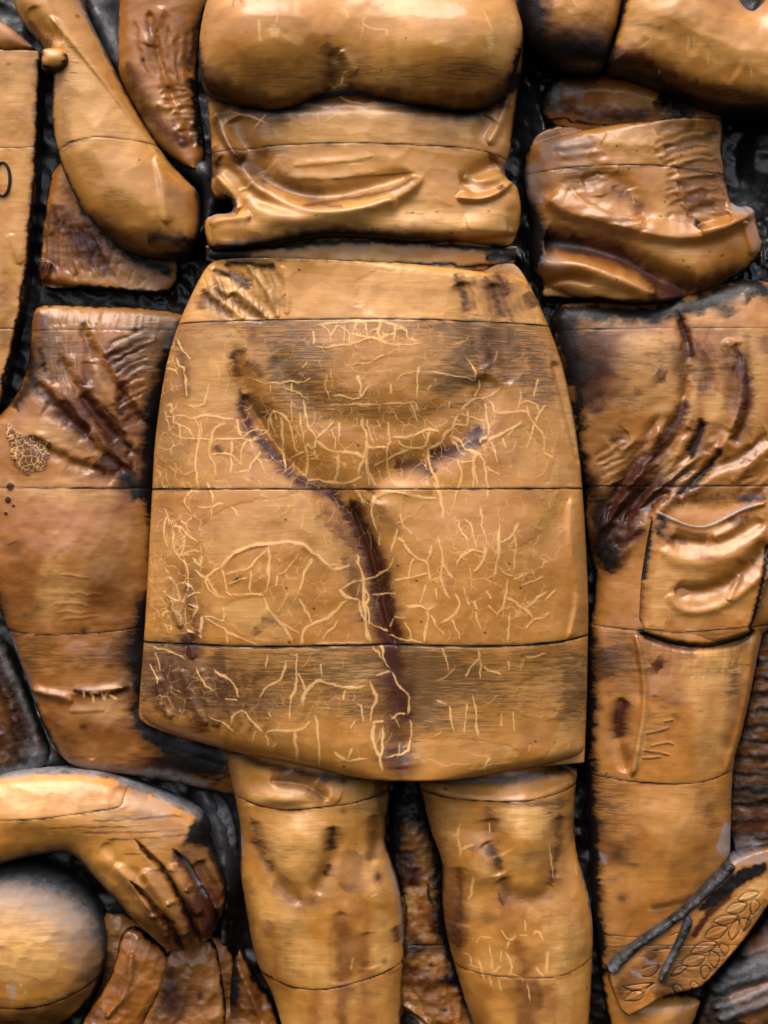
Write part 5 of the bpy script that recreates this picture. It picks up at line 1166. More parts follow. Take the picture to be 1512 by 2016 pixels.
s.st('black', "0,690 120,648 250,626 360,610 430,640 500,700 560,780 640,850 720,930 770,1000", 7, .97, tp=(0, 0), jit=4); s.st('brown', "0,650 200,600 360,560 450,590 540,700 640,800 760,940", 9, .5, tp=(0, 0), jit=5); s.st('black', "400,560 500,600", 8, .3, jit=3)
s.poly('brown', "700,760 900,600 1060,520 1200,560 1320,760 1330,950 1240,1120 1060,1200 900,1120 760,980", .34, 40, 14); s.poly('brown', "1000,900 1330,800 1330,1000 1200,1150 1040,1200 920,1100", .45, 26, 10)  # dark brown shadow around the fingers, painted into the colour
for p in ("905,960 950,945 985,965", "1010,880 1060,860 1095,880", "1120,800 1170,775 1210,790"):
    s.st('h', p, 5, 5, tp=(.2, .2)); s.st('brown', p, 3, .4, jit=2)
for x, y in ((825, 855), (905, 245), (325, 498)):
    s.bl('crack', x, y, 1.6, 1.6, 0, .9)
s.st('blond', "0,260 300,230 640,260", 26, .5, tp=(0, .1), jit=6); s.st('blond', "600,560 800,700 950,900", 16, .3, jit=5)
for p in ("560,390 1100,370", "500,460 1130,450", "640,500 1140,480", "300,430 900,420", "900,680 1080,680", "760,590 900,580"):
    s.st('soot', p, 2.2, .9, jit=2)
s.st('black', "0,150 200,122 600,140", 3, .4, tp=(0, 0), jit=2)
s.joint("-200,398 0,390 180,384 330,372 480,350 600,335 700,322 740,300 750,240 800,100", w=2.0, dark=.65)
s.rim('black', 5, .7, 4)
s.build('hand', WOOD, kneel)

def drape(outline, base, feats, name='garment_fold', parent=None, mat=None):
    s = Relief(outline, base=base, cell=2.4, ref=base + 20, smooth=2)
    s.dome(26, 34); s.lumps(26, 4, 3).scallop(24, 40, 20, 6, int(base))
    s.rim('black', 7, .95, 5)
    feats(s)
    s.build(name, mat or DARKWOOD, parent)
def f1(s):
    s.bl('brown', 245, 1930, 30, 60, 20, .55, rag=.5); s.st('h', "262,1870 255,1950 210,2000", 7, 8); s.st('blond', "262,1880 262,1930 235,1990", 4, .4, jit=2); s.st('brown', "200,1980 180,2016", 18, .5)
drape("236,1838 262,1822 300,1850 334,1880 328,1930 306,1970 284,2010 262,2080 120,2080 160,2010 196,1960 226,1905", 46, f1, parent=kneel)
def f2(s):
    s.bl('brown', 395, 1960, 40, 40, 0, .5, rag=.6); s.bl('brown', 340, 1960, 30, 60, 0, .9, rag=.3); s.bl('soot', 350, 1960, 40, 60, 0, .8); s.bl('black', 395, 1956, 6, 8, 0, .7); s.st('black', "345,1890 325,1960 290,2040", 10, .6, jit=5)
drape("324,1870 395,1850 424,1850 438,1930 446,1990 440,2080 250,2080 286,1990 314,1930", 40, f2, parent=kneel)

def f4(s):
    s.bl('brown', 300, 1960, 150, 90, 0, .75, rag=.5); s.bl('black', 300, 1960, 200, 100, 0, .72, rag=.5); s.bl('soot', 250, 1900, 100, 60, 0, .8)
drape("190,1800 240,1790 330,1850 420,1830 460,1870 470,1960 480,2080 130,2080 170,1990 205,1920", 16, f4, parent=kneel)
# ball
ball = thing('carved_ball', 'round pale carved wooden ball with gouge marks under the carved hand', 'ball', 35, 2016)
s = Relief([[30 + 176 * math.cos(t), 1868 + 176 * math.sin(t)] for t in np.linspace(0, 2 * math.pi, 60)[:-1]], base=50, cell=2.0, ref=110, smooth=1)
r2 = ((s.X - 30) ** 2 + (s.Y - 1868) ** 2) / 176 ** 2
s.h += 92 * np.sqrt(np.clip(1 - r2, 0, 1)) + 9 * (fbm(s.X / 110, s.Y / 90, 6, 2) - .5)
s.scallop(38, 32, 25, 3.4, 12); s.lumps(50, 2, 4)
s.zn = 'z6'
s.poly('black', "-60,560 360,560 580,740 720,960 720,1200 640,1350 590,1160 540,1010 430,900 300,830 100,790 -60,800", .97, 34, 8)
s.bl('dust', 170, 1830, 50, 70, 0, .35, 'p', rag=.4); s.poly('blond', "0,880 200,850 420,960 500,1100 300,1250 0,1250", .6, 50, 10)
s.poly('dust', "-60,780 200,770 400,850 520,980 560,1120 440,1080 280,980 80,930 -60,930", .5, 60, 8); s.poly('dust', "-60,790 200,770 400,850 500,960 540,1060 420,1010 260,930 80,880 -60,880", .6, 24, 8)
s.st('brown', "0,1560 200,1540 400,1500 560,1400 620,1250", 18, .6, jit=8, tp=(0, .1)); s.bl('brown', 200, 1600, 120, 20, 0, .6, rag=.5); s.bl('brown', 520, 1250, 26, 60, 10, .35, rag=.6); s.bl('brown', 430, 1080, 30, 20, 0, .35, rag=.6)
s.poly('blond', "0,900 160,860 360,1000 380,1200 260,1380 0,1330", .32, 14, 10); s.bl('blond', 100, 1380, 8, 14, 0, .8); s.bl('dust', 105, 1380, 5, 14, 0, .8, rag=.8); s.bl('crack', 155, 1350, 3, 3, 0, .9); s.bl('crack', 80, 1355, 3, 3, 0, .9); s.bl('crack', 180, 1392, 2, 2, 0, .9); s.bl('blond', 200, 1240, 7, 8, 0, .8)
s.bl('soot', 40, 1120, 16, 6, 0, .6, rag=.6); s.bl('soot', 420, 1420, 30, 10, -20, .5, rag=.5)
s.rim('black', 7, .95, 4)
s.joint("-200,1490 0,1492 140,1498 260,1488 380,1455 480,1410 560,1360 660,1290", w=3, dark=.9)
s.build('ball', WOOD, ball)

# black drapery at the left edge
dr = thing('carved_drapery', 'black stained carved drapery with grey dust at the far edge above the bent hand', 'carving', 20, 1525)
def f3(s):
    s.m['black'] += .80; s.st('dust', "-10,1262 20,1310 55,1400 75,1470", 6, .35, jit=6, tp=(0, .2)); s.st('dust', "-10,1525 60,1512 110,1505", 12, .8, tp=(0, 0), jit=5); s.bl('dust', 70, 1490, 20, 20, 0, .6); s.bl('brown', 5, 1450, 24, 50, 0, .8); s.m['black'] *= 1 - .5 * s.blobmask(0, 1440, 22, 60); s.st('h', "-20,1300 30,1380 50,1500", 12, 9); s.m['black'] = np.clip(s.m['black'], 0, 1)
drape("-60,1235 2,1250 26,1300 52,1375 78,1436 104,1492 60,1530 -60,1545", 34, f3, 'drape', dr)

# piece between the legs
sp = thing('carved_stump', 'scorched carved wood between the two bare legs of the woman', 'carving', 850, 2016)
s = Relief("770,1530 838,1530 846,1600 858,1660 878,1710 880,1780 884,1850 900,1910 935,2000 960,2080 760,2080 775,1960 775,1800 765,1700", base=22, cell=2.4, ref=40, smooth=2)
s.row(22, 2.4, .6, 10); s.lumps(26, 6, 3).scallop(20, 40, 0, 6, 4); s.zn = 'b3'
s.m['soot'] += .4; s.bl('black', 200, 120, 50, 70, 0, 1.2, p=2); s.st('black', "100,200 120,700 160,1000", 13, 1, jit=4, tp=(0, .1)); s.st('black', "330,300 440,600 480,900 480,1200 560,1500 640,1700 760,2000", (13, 9), 1, tp=(0, 0), jit=4); s.bl('black', 260, 1390, 20, 20, 0, .9, rag=.5); s.bl('black', 400, 1400, 30, 14, 0, .6, rag=.8); s.st('black', "180,970 200,1100 190,1500", 3, .8, jit=3); s.st('black', "370,880 380,1000 420,1080", 3, .9, jit=2)
s.st('brown', "210,600 250,800 260,900", 10, .9, jit=4); s.bl('brown', 330, 1680, 34, 26, 20, .6, rag=.6); s.bl('brown', 240, 1560, 26, 14, 0, .7, rag=.6); s.st('brown', "410,1000 420,1200 440,1300", 6, .7, jit=3); s.bl('brown', 450, 1850, 30, 30, 30, .4, rag=.6); s.bl('black', 530, 1650, 22, 14, 30, .9, rag=.5); s.bl('black', 510, 1890, 8, 4, 0, .8); s.bl('black', 400, 1530, 6, 6, 0, .7)
s.poly('blond', "170,830 240,900 300,1100 280,1180 200,1100", .5, 5, 5); s.poly('blond', "200,1700 300,1800 350,1900 260,1850", .5, 4, 3); s.poly('blond', "260,640 340,640 380,780 300,790", .4, 5, 4); s.poly('black', "160,1880 240,1920 330,2016 300,2200 140,2200", 1, 4, 4)
s.st('h', "170,1850 260,1900 400,2016", 7, 8, 'f')
s.joint("760,1860 880,1858 960,1860", zone='p', w=1.6, dark=.3)
s.build('stump', DARKWOOD, sp)

s = Relief("470,1858 480,1880 500,1930 528,1960 545,2000 560,2080 440,2080 450,2000 452,1920", base=30, cell=2.4, ref=45, smooth=2)
s.dome(24, 30); s.lumps(20, 5, 3); s.bl('brown', 500, 1960, 30, 60, 0, .75, rag=.5); s.bl('black', 462, 1940, 18, 90, 0, 1); s.bl('dust', 525, 1980, 7, 4, 0, .9); s.rim('black', 7, .9, 5); s.st('h', "470,1900 500,1960 530,2040", 8, 8)  # brown and black here paint the leg's shadow onto the fold
foot = thing('carved_garment', 'narrow carved fold darkened by painted leg shadow, showing behind the calf of the woman above the lower edge', 'carving', 500, 2016)
s.build('fold', DARKWOOD, foot)
s = Relief("372,1545 440,1560 470,1640 466,1760 458,1860 440,1900 430,1830 440,1760 420,1690 404,1640", base=14, cell=2.4, ref=20, smooth=2)  # shallow bed of the dusty grey recess between hand and knee
s.dome(9, 30); s.lumps(20, 5, 3); s.m['black'] += .9; s.bl('dust', 440, 1620, 26, 60, 0, .8); s.bl('brown', 425, 1720, 14, 30, 0, .9); s.m['black'] *= 1 - .6 * s.blobmask(422, 1715, 16, 40); s.m['black'] = np.clip(s.m['black'], 0, 1)
foot2 = thing('carved_recess', 'dusty grey carved recess between the bent wrist and the knee of the woman', 'carving', 440, 1900)
s.build('cloth', DARKWOOD, foot2)

# ------------------------------------------------------------------ right hand figure
man = thing('carved_man', 'carved figure in a wrinkled shirt and trousers with a large leg pocket', 'carving', 1330, 1890)

s = Relief("1062,190 1080,160 1115,140 1160,130 1240,132 1300,150 1370,185 1420,205 1430,240 1400,262 1300,262 1210,262 1120,258 1070,240", base=52, cell=2.2, ref=85, smooth=2)
s.dome(24, 40); s.lumps(24, 3, 3); s.bl('black', 1080, 190, 30, 60, 0, .9, rag=.5); s.st('brown', "1095,205 1130,222 1200,232 1280,228", 12, .8, jit=5); s.st('dust', "1085,190 1110,182 1150,190", 12, .6, jit=5); s.rim('black', 7, .9, 5); s.st('black', "1290,190 1340,220 1350,240", 20, .9, jit=5); s.poly('blond', "1180,190 1240,176 1300,200 1310,220 1220,215", .45, 6, 5); s.st('black', "1060,175 1120,142 1240,138 1340,175 1430,220", 11, 1, tp=(0, 0), jit=5); s.st('black', "1060,232 1130,238 1200,247 1300,247 1430,240", 2.8, .95, tp=(0, 0), jit=4); s.st('h', "1100,190 1200,176 1310,205", 16, 8); s.bl('soot', 1160, 180, 50, 14, 0, .5, rag=.5); s.st('brown', "1110,165 1180,160", 10, .6, jit=4)
s.build('collar', DARKWOOD, man)

s = Relief("1052,262 1085,244 1140,240 1185,243 1230,246 1267,244 1300,240 1336,236 1380,238 1430,232 1428,262 1424,286 1428,320 1434,361 1438,392 1450,408 1468,402 1482,406 1489,420 1497,450 1508,486 1488,514 1456,541 1415,567 1370,584 1319,596 1260,601 1198,596 1130,587 1070,587 "
           "1066,575 1072,562 1052,538 1044,500 1046,470 1048,440 1044,400 1036,380 1034,316 1040,290", base=60, cell=2.0, ref=100, smooth=2)
s.row(58, 2.4, .6, 30); s.roll(9, 9); s.zn = 'z3'; s.lumps(60, 4, 3).lumps(16, .9, 7)
s.st('h', "240,1150 350,1230 600,1300 900,1380 1150,1370 1380,1250 1440,1200", 26, 16, 'f', tp=(.05, .02)); s.st('h', "230,1380 420,1400 700,1490 900,1620 1100,1660", 24, -26, tp=(.05, .1)); s.st('h', "200,1520 420,1530 640,1620 860,1700", 18, 20, tp=(.02, .1)); s.st('h', "220,1640 360,1600 500,1640", 10, -8, 'f')
s.st('h', "400,1110 560,1220 800,1300", 14, 2.2, 'f'); s.st('h', "430,1050 640,1040 760,1160 800,1300", 16, -7); s.st('h', "1080,1310 1180,1280 1290,1240", 10, -12); s.st('h', "1100,1340 1300,1290 1400,1230", 14, 9); s.st('h', "1360,1280 1420,1460", 12, 7, 'f')
for p in ("820,860 960,760 1060,720", "860,920 1000,850 1180,760", "960,960 1100,900 1240,830", "970,1050 1100,1000 1260,980", "960,1130 1100,1080 1270,1060", "1000,1200 1130,1140 1270,1140", "540,820 700,860 820,850", "480,880 640,1000", "440,760 560,820", "520,1020 540,1140", "700,1100 760,1240"):
    s.st('h', p, 13, 3.2, jit=3)
for p in ("860,800 960,730 1100,740", "900,880 1080,800 1230,770", "980,1000 1100,960 1250,950", "980,1090 1120,1040 1280,1030", "1010,1160 1130,1110 1280,1110", "1030,1240 1150,1190 1280,1180", "620,1080 720,1180 780,1230"):
    s.st('h', p, 11, -3.4, jit=3); s.st('brown', p, 8, .33, jit=5); s.st('soot', p, 7, .45, jit=5)
s.st('brown', "280,740 270,900 170,960 200,1120", 22, .5, jit=8); s.st('dust', "190,860 320,830 420,900 480,800", 20, .38, jit=8); s.st('dust', "140,920 160,1100 230,1160", 14, .5, jit=6)
s.bl('soot', 450, 1020, 70, 20, -5, .8, rag=.5); s.bl('brown', 600, 1100, 40, 20, 20, .4, rag=.5); s.bl('soot', 1100, 1000, 50, 12, 10, .5, rag=.5); s.bl('brown', 300, 1230, 14, 26, -20, .4)
s.st('brown', "240,1380 440,1410 640,1460 800,1560 920,1660 1040,1690", 20, .85, tp=(0, .1), jit=6); s.st('black', "150,1330 300,1390 460,1400", 14, .8, jit=6); s.st('brown', "900,1640 1100,1640 1250,1560 1380,1520", 12, .5, jit=5); s.st('black', "150,1180 190,1300 170,1420 190,1500", 16, .95, jit=5, tp=(0, 0))
s.st('dust', "200,1500 280,1500 340,1560", 12, .4, jit=6); s.st('brown', "450,1420 700,1480", 8, .6, jit=4); s.st('brown', "1080,1320 1110,1280", 8, .7)
s.st('black', "220,1705 400,1712 600,1738 780,1752 950,1742 1100,1706 1230,1656 1350,1586 1440,1506 1500,1425", 5, .9, tp=(0, 0), jit=3); s.st('brown', "800,1720 1000,1700 1200,1620 1340,1540", 8, .5, jit=4)
s.poly('dust', "1290,1170 1330,1130 1430,1190 1440,1215 1380,1240 1300,1240", .85, 5, 4); s.st('black', "1265,700 1258,830 1290,1050 1300,1160", 5, .6, tp=(0, 0), jit=3)
s.poly('blond', "240,1150 340,1250 700,1340 1100,1400 1100,1560 900,1500 600,1380 320,1300", .35, 8, 6); s.poly('blond', "520,760 800,750 760,860 960,960 700,950 520,860", .4, 8, 8); s.poly('blond', "220,1680 300,1620 500,1640 700,1700 760,1740 400,1700", .4, 5, 4); s.poly('blond', "910,1435 960,1430 1060,1450 960,1470", .7, 3, 2); s.poly('blond', "830,1150 960,1180 960,1280 830,1280", .35, 6, 5)
for x, y in ((745, 885), (632, 857), (905, 1170), (880, 1255), (775, 1290), (1010, 1505), (1240, 1470), (1160, 1450), (880, 1555), (625, 1620), (1000, 905), (700, 985), (1225, 1475), (1040, 1540)):
    s.bl('black', x, y, 2, 2, 0, .9)
for w, p in ((4, "375,1080 400,1130 440,1170"), (3, "460,1200 520,1210"), (3, "720,1130 730,1190")):
    s.st('crack', p, w, .7, 'l', (.25, .25), jit=1)
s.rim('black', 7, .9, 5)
s.fan((1270, 300), (1300, 430), (1420, 255), (1430, 430), 12, 6, -2.0, .30, -8, 'p', 3); s.fan((1060, 280), (1090, 380), (1200, 270), (1190, 360), 6, 7, -1.6, .22, 8, 'p', 4); s.fan((1090, 420), (1100, 470), (1260, 430), (1280, 470), 5, 7, -1.8, .22, 8, 'p', 6)
s.joint("100,1000 260,985 450,970 700,965 900,968 1130,995 1265,1000 1420,1010", w=1.8, dark=.6)
s.build('shirt', MIDWOOD, man)

s = Relief("1085,600 1160,590 1220,586 1284,586 1330,580 1375,570 1423,555 1472,545 1540,560 1560,600 1600,640 1600,1225 1506,1232 1492,1301 1477,1382 1460,1451 1444,1504 1441,1585 1440,1706 1384,1768 1340,1830 1261,1886 1240,1920 1280,1960 1385,1960 1370,2010 1340,2080 1215,2080 "
           "1190,1960 1176,1850 1168,1780 1166,1686 1158,1605 1154,1540 1150,1483 1148,1362 1152,1240 1172,1200 1174,1130 1158,1070 1150,1020 1150,966 1138,955 1130,887 1120,818 1106,748 1090,690", base=46, cell=2.0, ref=80, smooth=1)
s.dome(56, 110, .35); s.zn = 'a7'; s.lumps(60, 3, 3).lumps(18, .6, 9).scallop(44, 80, 15, 2.4, 2)
for p, w, a in (("690,220 740,360 770,480 760,620 720,740 640,880 560,1000 440,1120 340,1260 290,1400", 8, -12), ("820,840 810,900 750,1040 620,1150 460,1270 330,1400", 8, -10), ("740,700 640,900 520,1060 400,1220", 9, 9), ("930,1000 860,1090 780,1180 680,1260", 7, -14),
                ("1000,400 1070,540 1090,700 1060,860 980,970", 13, -11), ("940,380 1010,480 1030,700 960,900", 12, 9), ("560,560 600,590", 10, 1.5), ("980,1180 1100,1100 1190,1060", 9, 6), ("900,930 700,1130 500,1300 330,1500", 8, 7), ("1080,940 1180,900", 12, -5), ("300,960 400,900", 12, -3), ("350,1000 500,940 600,900", 8, 5),
                ("540,1060 660,950 760,880", 7, -7), ("600,1240 700,1100 860,1020", 6, 6), ("640,1330 720,1300 860,1340 1000,1300 1180,1260", 14, -7), ("400,1400 520,1300 640,1240", 6, -7), ("340,1540 460,1480 540,1380", 7, -7)):
    s.st('h', p, w * 1.25, a * .75, jit=2)
for p, w, a in (("700,240 740,360 770,480", 6, .85), ("740,720 680,840 580,980 460,1100 340,1260", 8, .8), ("820,820 810,900 760,1030", 8, .95), ("1010,420 1060,560 1080,720 1050,880 990,960", 11, .75), ("640,1150 480,1270 320,1420", 12, .65), ("400,1200 300,1400 280,1480", 12, .7), ("540,1060 620,1000", 10, .4), ("320,960 400,900", 8, .5), ("340,1440 300,1620", 16, .95), ("400,1400 520,1310 620,1250", 7, .6),
                ("230,480 220,640 240,800", 16, .6), ("560,560 610,600", 9, .6), ("440,660 470,700", 6, .4), ("1000,1180 1100,1120", 7, .4), ("340,1540 420,1480 500,1440", 8, .6), ("660,400 700,620", 6, .35), ("200,1100 260,1180", 14, .4), ("1180,360 1190,460", 16, .45)):
    s.st('brown', p, w, a, jit=4)
s.st('black', "930,1000 870,1080 800,1170 690,1250", 5, .9, jit=2); s.st('black', "825,850 800,960 760,1050", 4, .9, jit=2); s.st('black', "700,220 750,400", 3, .6, jit=2)
s.st('black', "0,215 200,215 350,232 560,225 680,195 820,165 960,100 1100,60 1190,110", 13, 1, tp=(0, 0), jit=8); s.st('black', "930,140 980,260", 14, .7, jit=5, tp=(0, .1)); s.st('black', "540,220 550,280", 9, .6, jit=4); s.st('black', "800,190 820,250", 9, .6, jit=4); s.st('black', "1080,110 1110,160", 12, .7, jit=5)
s.st('black', "50,300 100,480 125,640", 24, .95, tp=(0, .1), jit=7); s.st('brown', "160,330 200,560 200,740", 34, .6, jit=8); s.st('black', "130,640 140,900 165,1180", 9, .9, tp=(0, 0), jit=6); s.st('black', "170,1200 250,1280 240,1420 290,1600", 20, .8, tp=(0, 0), jit=6); s.st('black', "330,1560 290,1680", 14, .7, jit=5)
s.bl('soot', 820, 560, 60, 60, 0, .55, rag=.8); s.bl('soot', 820, 650, 14, 20, 0, .8, rag=.5); s.bl('brown', 850, 430, 40, 30, 0, .35, rag=.8); s.bl('soot', 480, 480, 60, 20, 0, .4, rag=.8); s.bl('soot', 440, 740, 50, 16, 0, .45, rag=.7); s.bl('soot', 640, 1140, 50, 20, -30, .55, rag=.5); s.bl('soot', 300, 520, 50, 90, 0, .4, rag=.5)
s.bl('soot', 860, 1260, 120, 16, 0, .6, rag=.5); s.bl('soot', 260, 1290, 40, 20, 0, .4, rag=.5)
s.poly('blond', "330,340 700,330 720,600 680,740 560,820 420,800 340,640", .42, 12, 10); s.poly('blond', "830,190 900,150 960,260 900,300 830,260", .5, 6, 5); s.poly('blond', "1000,300 1190,320 1190,900 1100,900 1100,600 1040,420", .35, 12, 10); s.poly('blond', "740,520 800,540 800,800 720,900 700,860 760,700", .5, 6, 5); s.poly('blond', "830,660 960,680 940,880 880,980 830,900", .4, 6, 6); s.poly('blond', "560,1080 640,1060 640,1120 580,1180", .5, 4, 4); s.poly('blond', "290,1000 480,1000 330,1150 240,1160", .3, 8, 6)
s.st('dust', "1020,1265 1100,1255 1180,1270", 5, .4, jit=3); s.st('brown', "1020,1270 1180,1275", 5, .8, jit=2)
s.zn = 'a8'
s.st('black', "285,100 400,148 550,172 700,160 820,120 830,95", 4.5, 1, tp=(0, 0), jit=1.5); s.st('h', "285,108 400,158 550,182 700,170 830,120", 7, -10); s.st('brown', "300,115 420,165 560,190", 8, .6, jit=3)
s.bl('h', 560, 560, 90, 110, 0, 12); s.bl('h', 430, 1080, 90, 60, 0, 8, p=1.3); s.st('h', "260,120 310,400 240,800", 9, 9, 'f'); s.st('h', "200,420 170,600 220,780", 11, -8); s.st('h', "840,130 800,500 700,780", 9, 5)
s.st('brown', "210,430 180,560 190,620", 9, .85, jit=3); s.st('brown', "340,240 380,280", 12, .8, jit=4); s.st('brown', "200,640 240,720", 9, .4, jit=4); s.bl('brown', 450, 440, 22, 18, 0, .45, rag=.7); s.bl('brown', 400, 340, 60, 40, 0, .3, rag=.6); s.bl('soot', 740, 340, 18, 34, 0, .75, rag=.8); s.bl('soot', 640, 290, 70, 14, 0, .5, rag=.7)
s.bl('soot', 380, 560, 40, 30, -20, .5, rag=.9); s.bl('soot', 180, 230, 70, 60, 0, .75, rag=.4); s.bl('soot', 140, 940, 60, 60, 0, .75, rag=.4); s.bl('soot', 640, 930, 60, 50, 0, .4, rag=.5); s.bl('soot', 620, 1160, 50, 60, 0, .3, rag=.6); s.bl('black', 190, 1190, 26, 26, 20, .5, rag=.6); s.bl('soot', 640, 1340, 40, 20, -40, .6); s.bl('brown', 200, 1390, 12, 8, 0, .6); s.bl('soot', 200, 1650, 40, 22, 0, .9); s.bl('brown', 240, 1120, 26, 60, 40, .35, rag=.5)
s.st('brown', "690,680 740,500 790,300", 12, .35, jit=6); s.st('brown', "620,920 640,1060", 9, .3, jit=5); s.st('brown', "330,1430 520,1400 600,1390", 5, .55, jit=3); s.st('brown', "90,1000 160,1160 200,1180", 18, .4, jit=6)
s.st('black', "40,60 50,400 56,480 30,700 50,900 70,1200 80,1500 110,1650", 11, .97, tp=(0, 0), jit=6); s.st('black', "100,180 130,330", 14, .55, jit=6)
s.poly('blond', "500,180 780,180 800,300 700,640 620,800 540,780 540,500 480,300", .42, 12, 9); s.poly('blond', "260,840 600,840 600,960 520,1100 400,1140 300,1040 260,940", .30, 14, 9); s.poly('blond', "270,560 320,440 300,700 240,810", .55, 4, 3); s.poly('dust', "700,1010 735,1060 735,1190 690,1200 650,1150 680,1080", .75, 3, 3); s.poly('dust', "90,1165 130,1190 130,1230 100,1220", .6, 4, 3)
s.poly('blond', "320,1440 420,1420 440,1440 340,1460", .6, 3, 2); s.st('dust', "860,300 880,180 905,90", 5, .7, tp=(0, 0)); s.st('dust', "745,760 740,900 735,1200", 3, .5, tp=(0, 0))
for p in ("300,590 360,580 420,560", "330,650 400,630 440,640", "290,670 420,690", "290,710 380,700", "390,530 440,520"):
    s.st('black', p, 1.8, .6, jit=2); s.st('h', p, 3, 1.1, 'f')
s.st('black', "130,780 120,800", 1.6, .6); s.bl('brown', 500, 1950, 14, 60, 30, .5, rag=.5)
s.st('black', "120,1760 200,1700 330,1590 480,1490 600,1390 720,1260", 8, .9, tp=(0, 0), jit=4); s.rim('black', 6, .85, 5)
s.joint("1100,653 1200,651 1290,650 1600,650", zone='p', w=1.3, dark=.4)
s.joint("1140,957 1300,958 1600,957", zone='p', w=2.4, dark=.85)
s.joint("1140,1224 1164,1228 1220,1237 1302,1242 1363,1244 1440,1239 1504,1230 1600,1215", zone='p', w=2.4, dark=.8)
s.joint("1140,1518 1160,1522 1241,1534 1302,1537 1383,1534 1440,1514 1470,1500", zone='p', w=2.4, dark=.8)
s.joint("1140,1836 1185,1836 1250,1840 1330,1838 1400,1830", zone='p', w=1.6, dark=.5)
s.bl('h', 1330, 1380, 90, 260, 0, 15, zone='p', p=1.2); s.bl('h', 1240, 740, 90, 100, 0, 12, zone='p'); s.bl('h', 1450, 800, 60, 160, 10, 12, zone='p')
s.fan((1160, 1110), (1210, 1040), (1290, 860), (1400, 900), 8, 6, -2.6, .36, -16, 'p', 3)
for q in ("1165,1120 1230,1010 1310,900 1345,780 1340,640", "1180,1120 1260,1000 1380,900 1440,800 1440,680", "1160,1040 1210,960 1260,880 1290,820", "1200,1060 1330,950 1460,900 1512,850"):
    s.st('h', q, 13, -7, zone='p', jit=3, tp=(.2, .3)); s.st('h', pts_of(q) + [16, 10], 13, 5, zone='p', jit=3, tp=(.2, .3)); s.st('brown', q, 7, .34, zone='p', jit=5, tp=(.2, .3))
s.fan((1155, 900), (1180, 1010), (1240, 850), (1300, 900), 8, 4, -1.5, .30, 8, 'p', 4)
s.fan((1350, 640), (1460, 640), (1390, 800), (1450, 860), 8, 5, -1.8, .33, -14, 'p', 5)
s.fan((1440, 900), (1440, 1000), (1512, 840), (1512, 950), 6, 5, -1.8, .28, 8, 'p', 7)
s.fan((1300, 960), (1440, 975), (1290, 1000), (1450, 1000), 9, 3, -1, .3, 4, 'p', 8)
s.fan((1240, 1240), (1460, 1260), (1230, 1330), (1450, 1340), 12, 3, -.7, .2, 2, 'p', 9, 'soot')
for q in ((1185, 700, 46, 120, 0, .5), (1210, 1040, 46, 90, 25, .6), (1330, 720, 46, 60, 0, .22), (1170, 860, 30, 90, 0, .3), (1215, 1290, 50, 50, 0, .35), (1380, 960, 90, 26, -20, .25), (1220, 1420, 40, 100, 0, .25), (1430, 640, 60, 40, 0, .3), (1220, 1800, 60, 60, 0, .3), (1400, 1650, 50, 70, 0, .2)):
    s.bl('brown', *q, zone='p', rag=.6)
s.build('trousers', MIDWOOD, man)

s = Relief("1290,1003 1300,1008 1325,1019 1350,1032 1378,1036 1402,1030 1425,1016 1460,998 1500,986 1600,980 1600,1100 1512,1130 1500,1180 1477,1243 1470,1246 1423,1262 1363,1266 1302,1256 1258,1240 1262,1150 1270,1090 1280,1030", base=112, cell=1.8, ref=105, smooth=1)
s.roll(7, 6); s.zn = 'a7'; s.bl('h', 1400, 1110, 100, 90, 0, 14, zone='p')
s.st('h', "590,1350 700,1400 830,1430 940,1400 1060,1330 1180,1300", 12, 6, 'f', tp=(0, 0)); s.st('h', "600,1560 700,1620 860,1640 1000,1600 1120,1520 1200,1430", 16, 6); s.st('h', "660,1500 860,1540 1000,1500 1190,1400", 14, -8); s.st('h', "900,1500 1000,1450 1080,1400", 9, 6)
s.st('h', "680,1790 760,1800 900,1790 1020,1730 1120,1650 1180,1560", 15, -11, 'g', tp=(.1, 0)); s.st('h', "650,1810 670,1870 760,1920 900,1900 1040,1830 1160,1720", 9, 5, tp=(.05, 0)); s.st('h', "980,1850 1060,1700", 6, 4); s.lumps(40, 2, 4).scallop(44, 36, 20, 3, 6)
s.st('h', "540,1440 520,1700 500,2000", 5, -4, tp=(0, 0))
s.st('dust', "590,1345 680,1385 800,1418 880,1412 1000,1350 1140,1290", 6, .9, tp=(0, 0), jit=2); s.st('black', "545,1400 530,1560 500,1740", 5, .95, tp=(0, .1), jit=2); s.st('brown', "500,1740 490,1980", 5, .5, jit=2); s.st('black', "590,1360 620,1400 580,1480", 7, .8, jit=4)
for p in ("600,1470 700,1500 860,1510", "640,1510 760,1530", "680,1440 800,1470 870,1480", "1000,1420 1100,1370", "980,1400 1060,1380", "1120,1640 1190,1570"):
    s.st('brown', p, 4, .5, jit=3)
s.st('brown', "680,1800 720,1790 960,1770 1080,1690", 9, .28, jit=4); s.bl('brown', 722, 1795, 8, 6, 0, .45); s.bl('brown', 820, 1885, 8, 6, 0, .3); s.bl('brown', 880, 1610, 18, 6, 10, .4); s.bl('brown', 1060, 1630, 16, 6, 20, .5)
s.poly('blond', "600,1560 900,1640 860,1760 700,1780 660,1860 760,1930 700,2000 540,2000 560,1700", .4, 6, 6); s.poly('blond', "600,1360 800,1430 960,1390 900,1470 700,1440 620,1420", .35, 5, 5); s.poly('blond', "900,1500 1180,1320 1190,1400 1000,1560 880,1620", .38, 5, 5)
s.st('black', "1215,1545 1180,1760 1120,2010", 3.5, 1, tp=(0, 0), jit=1); s.st('h', "1215,1545 1180,1760 1120,2010", 5, -5, tp=(0, 0)); s.rim('black', 3, .35, 2)
s.poly('soot', "480,1990 1140,1990 1130,2100 480,2100", .5, 4, 2)
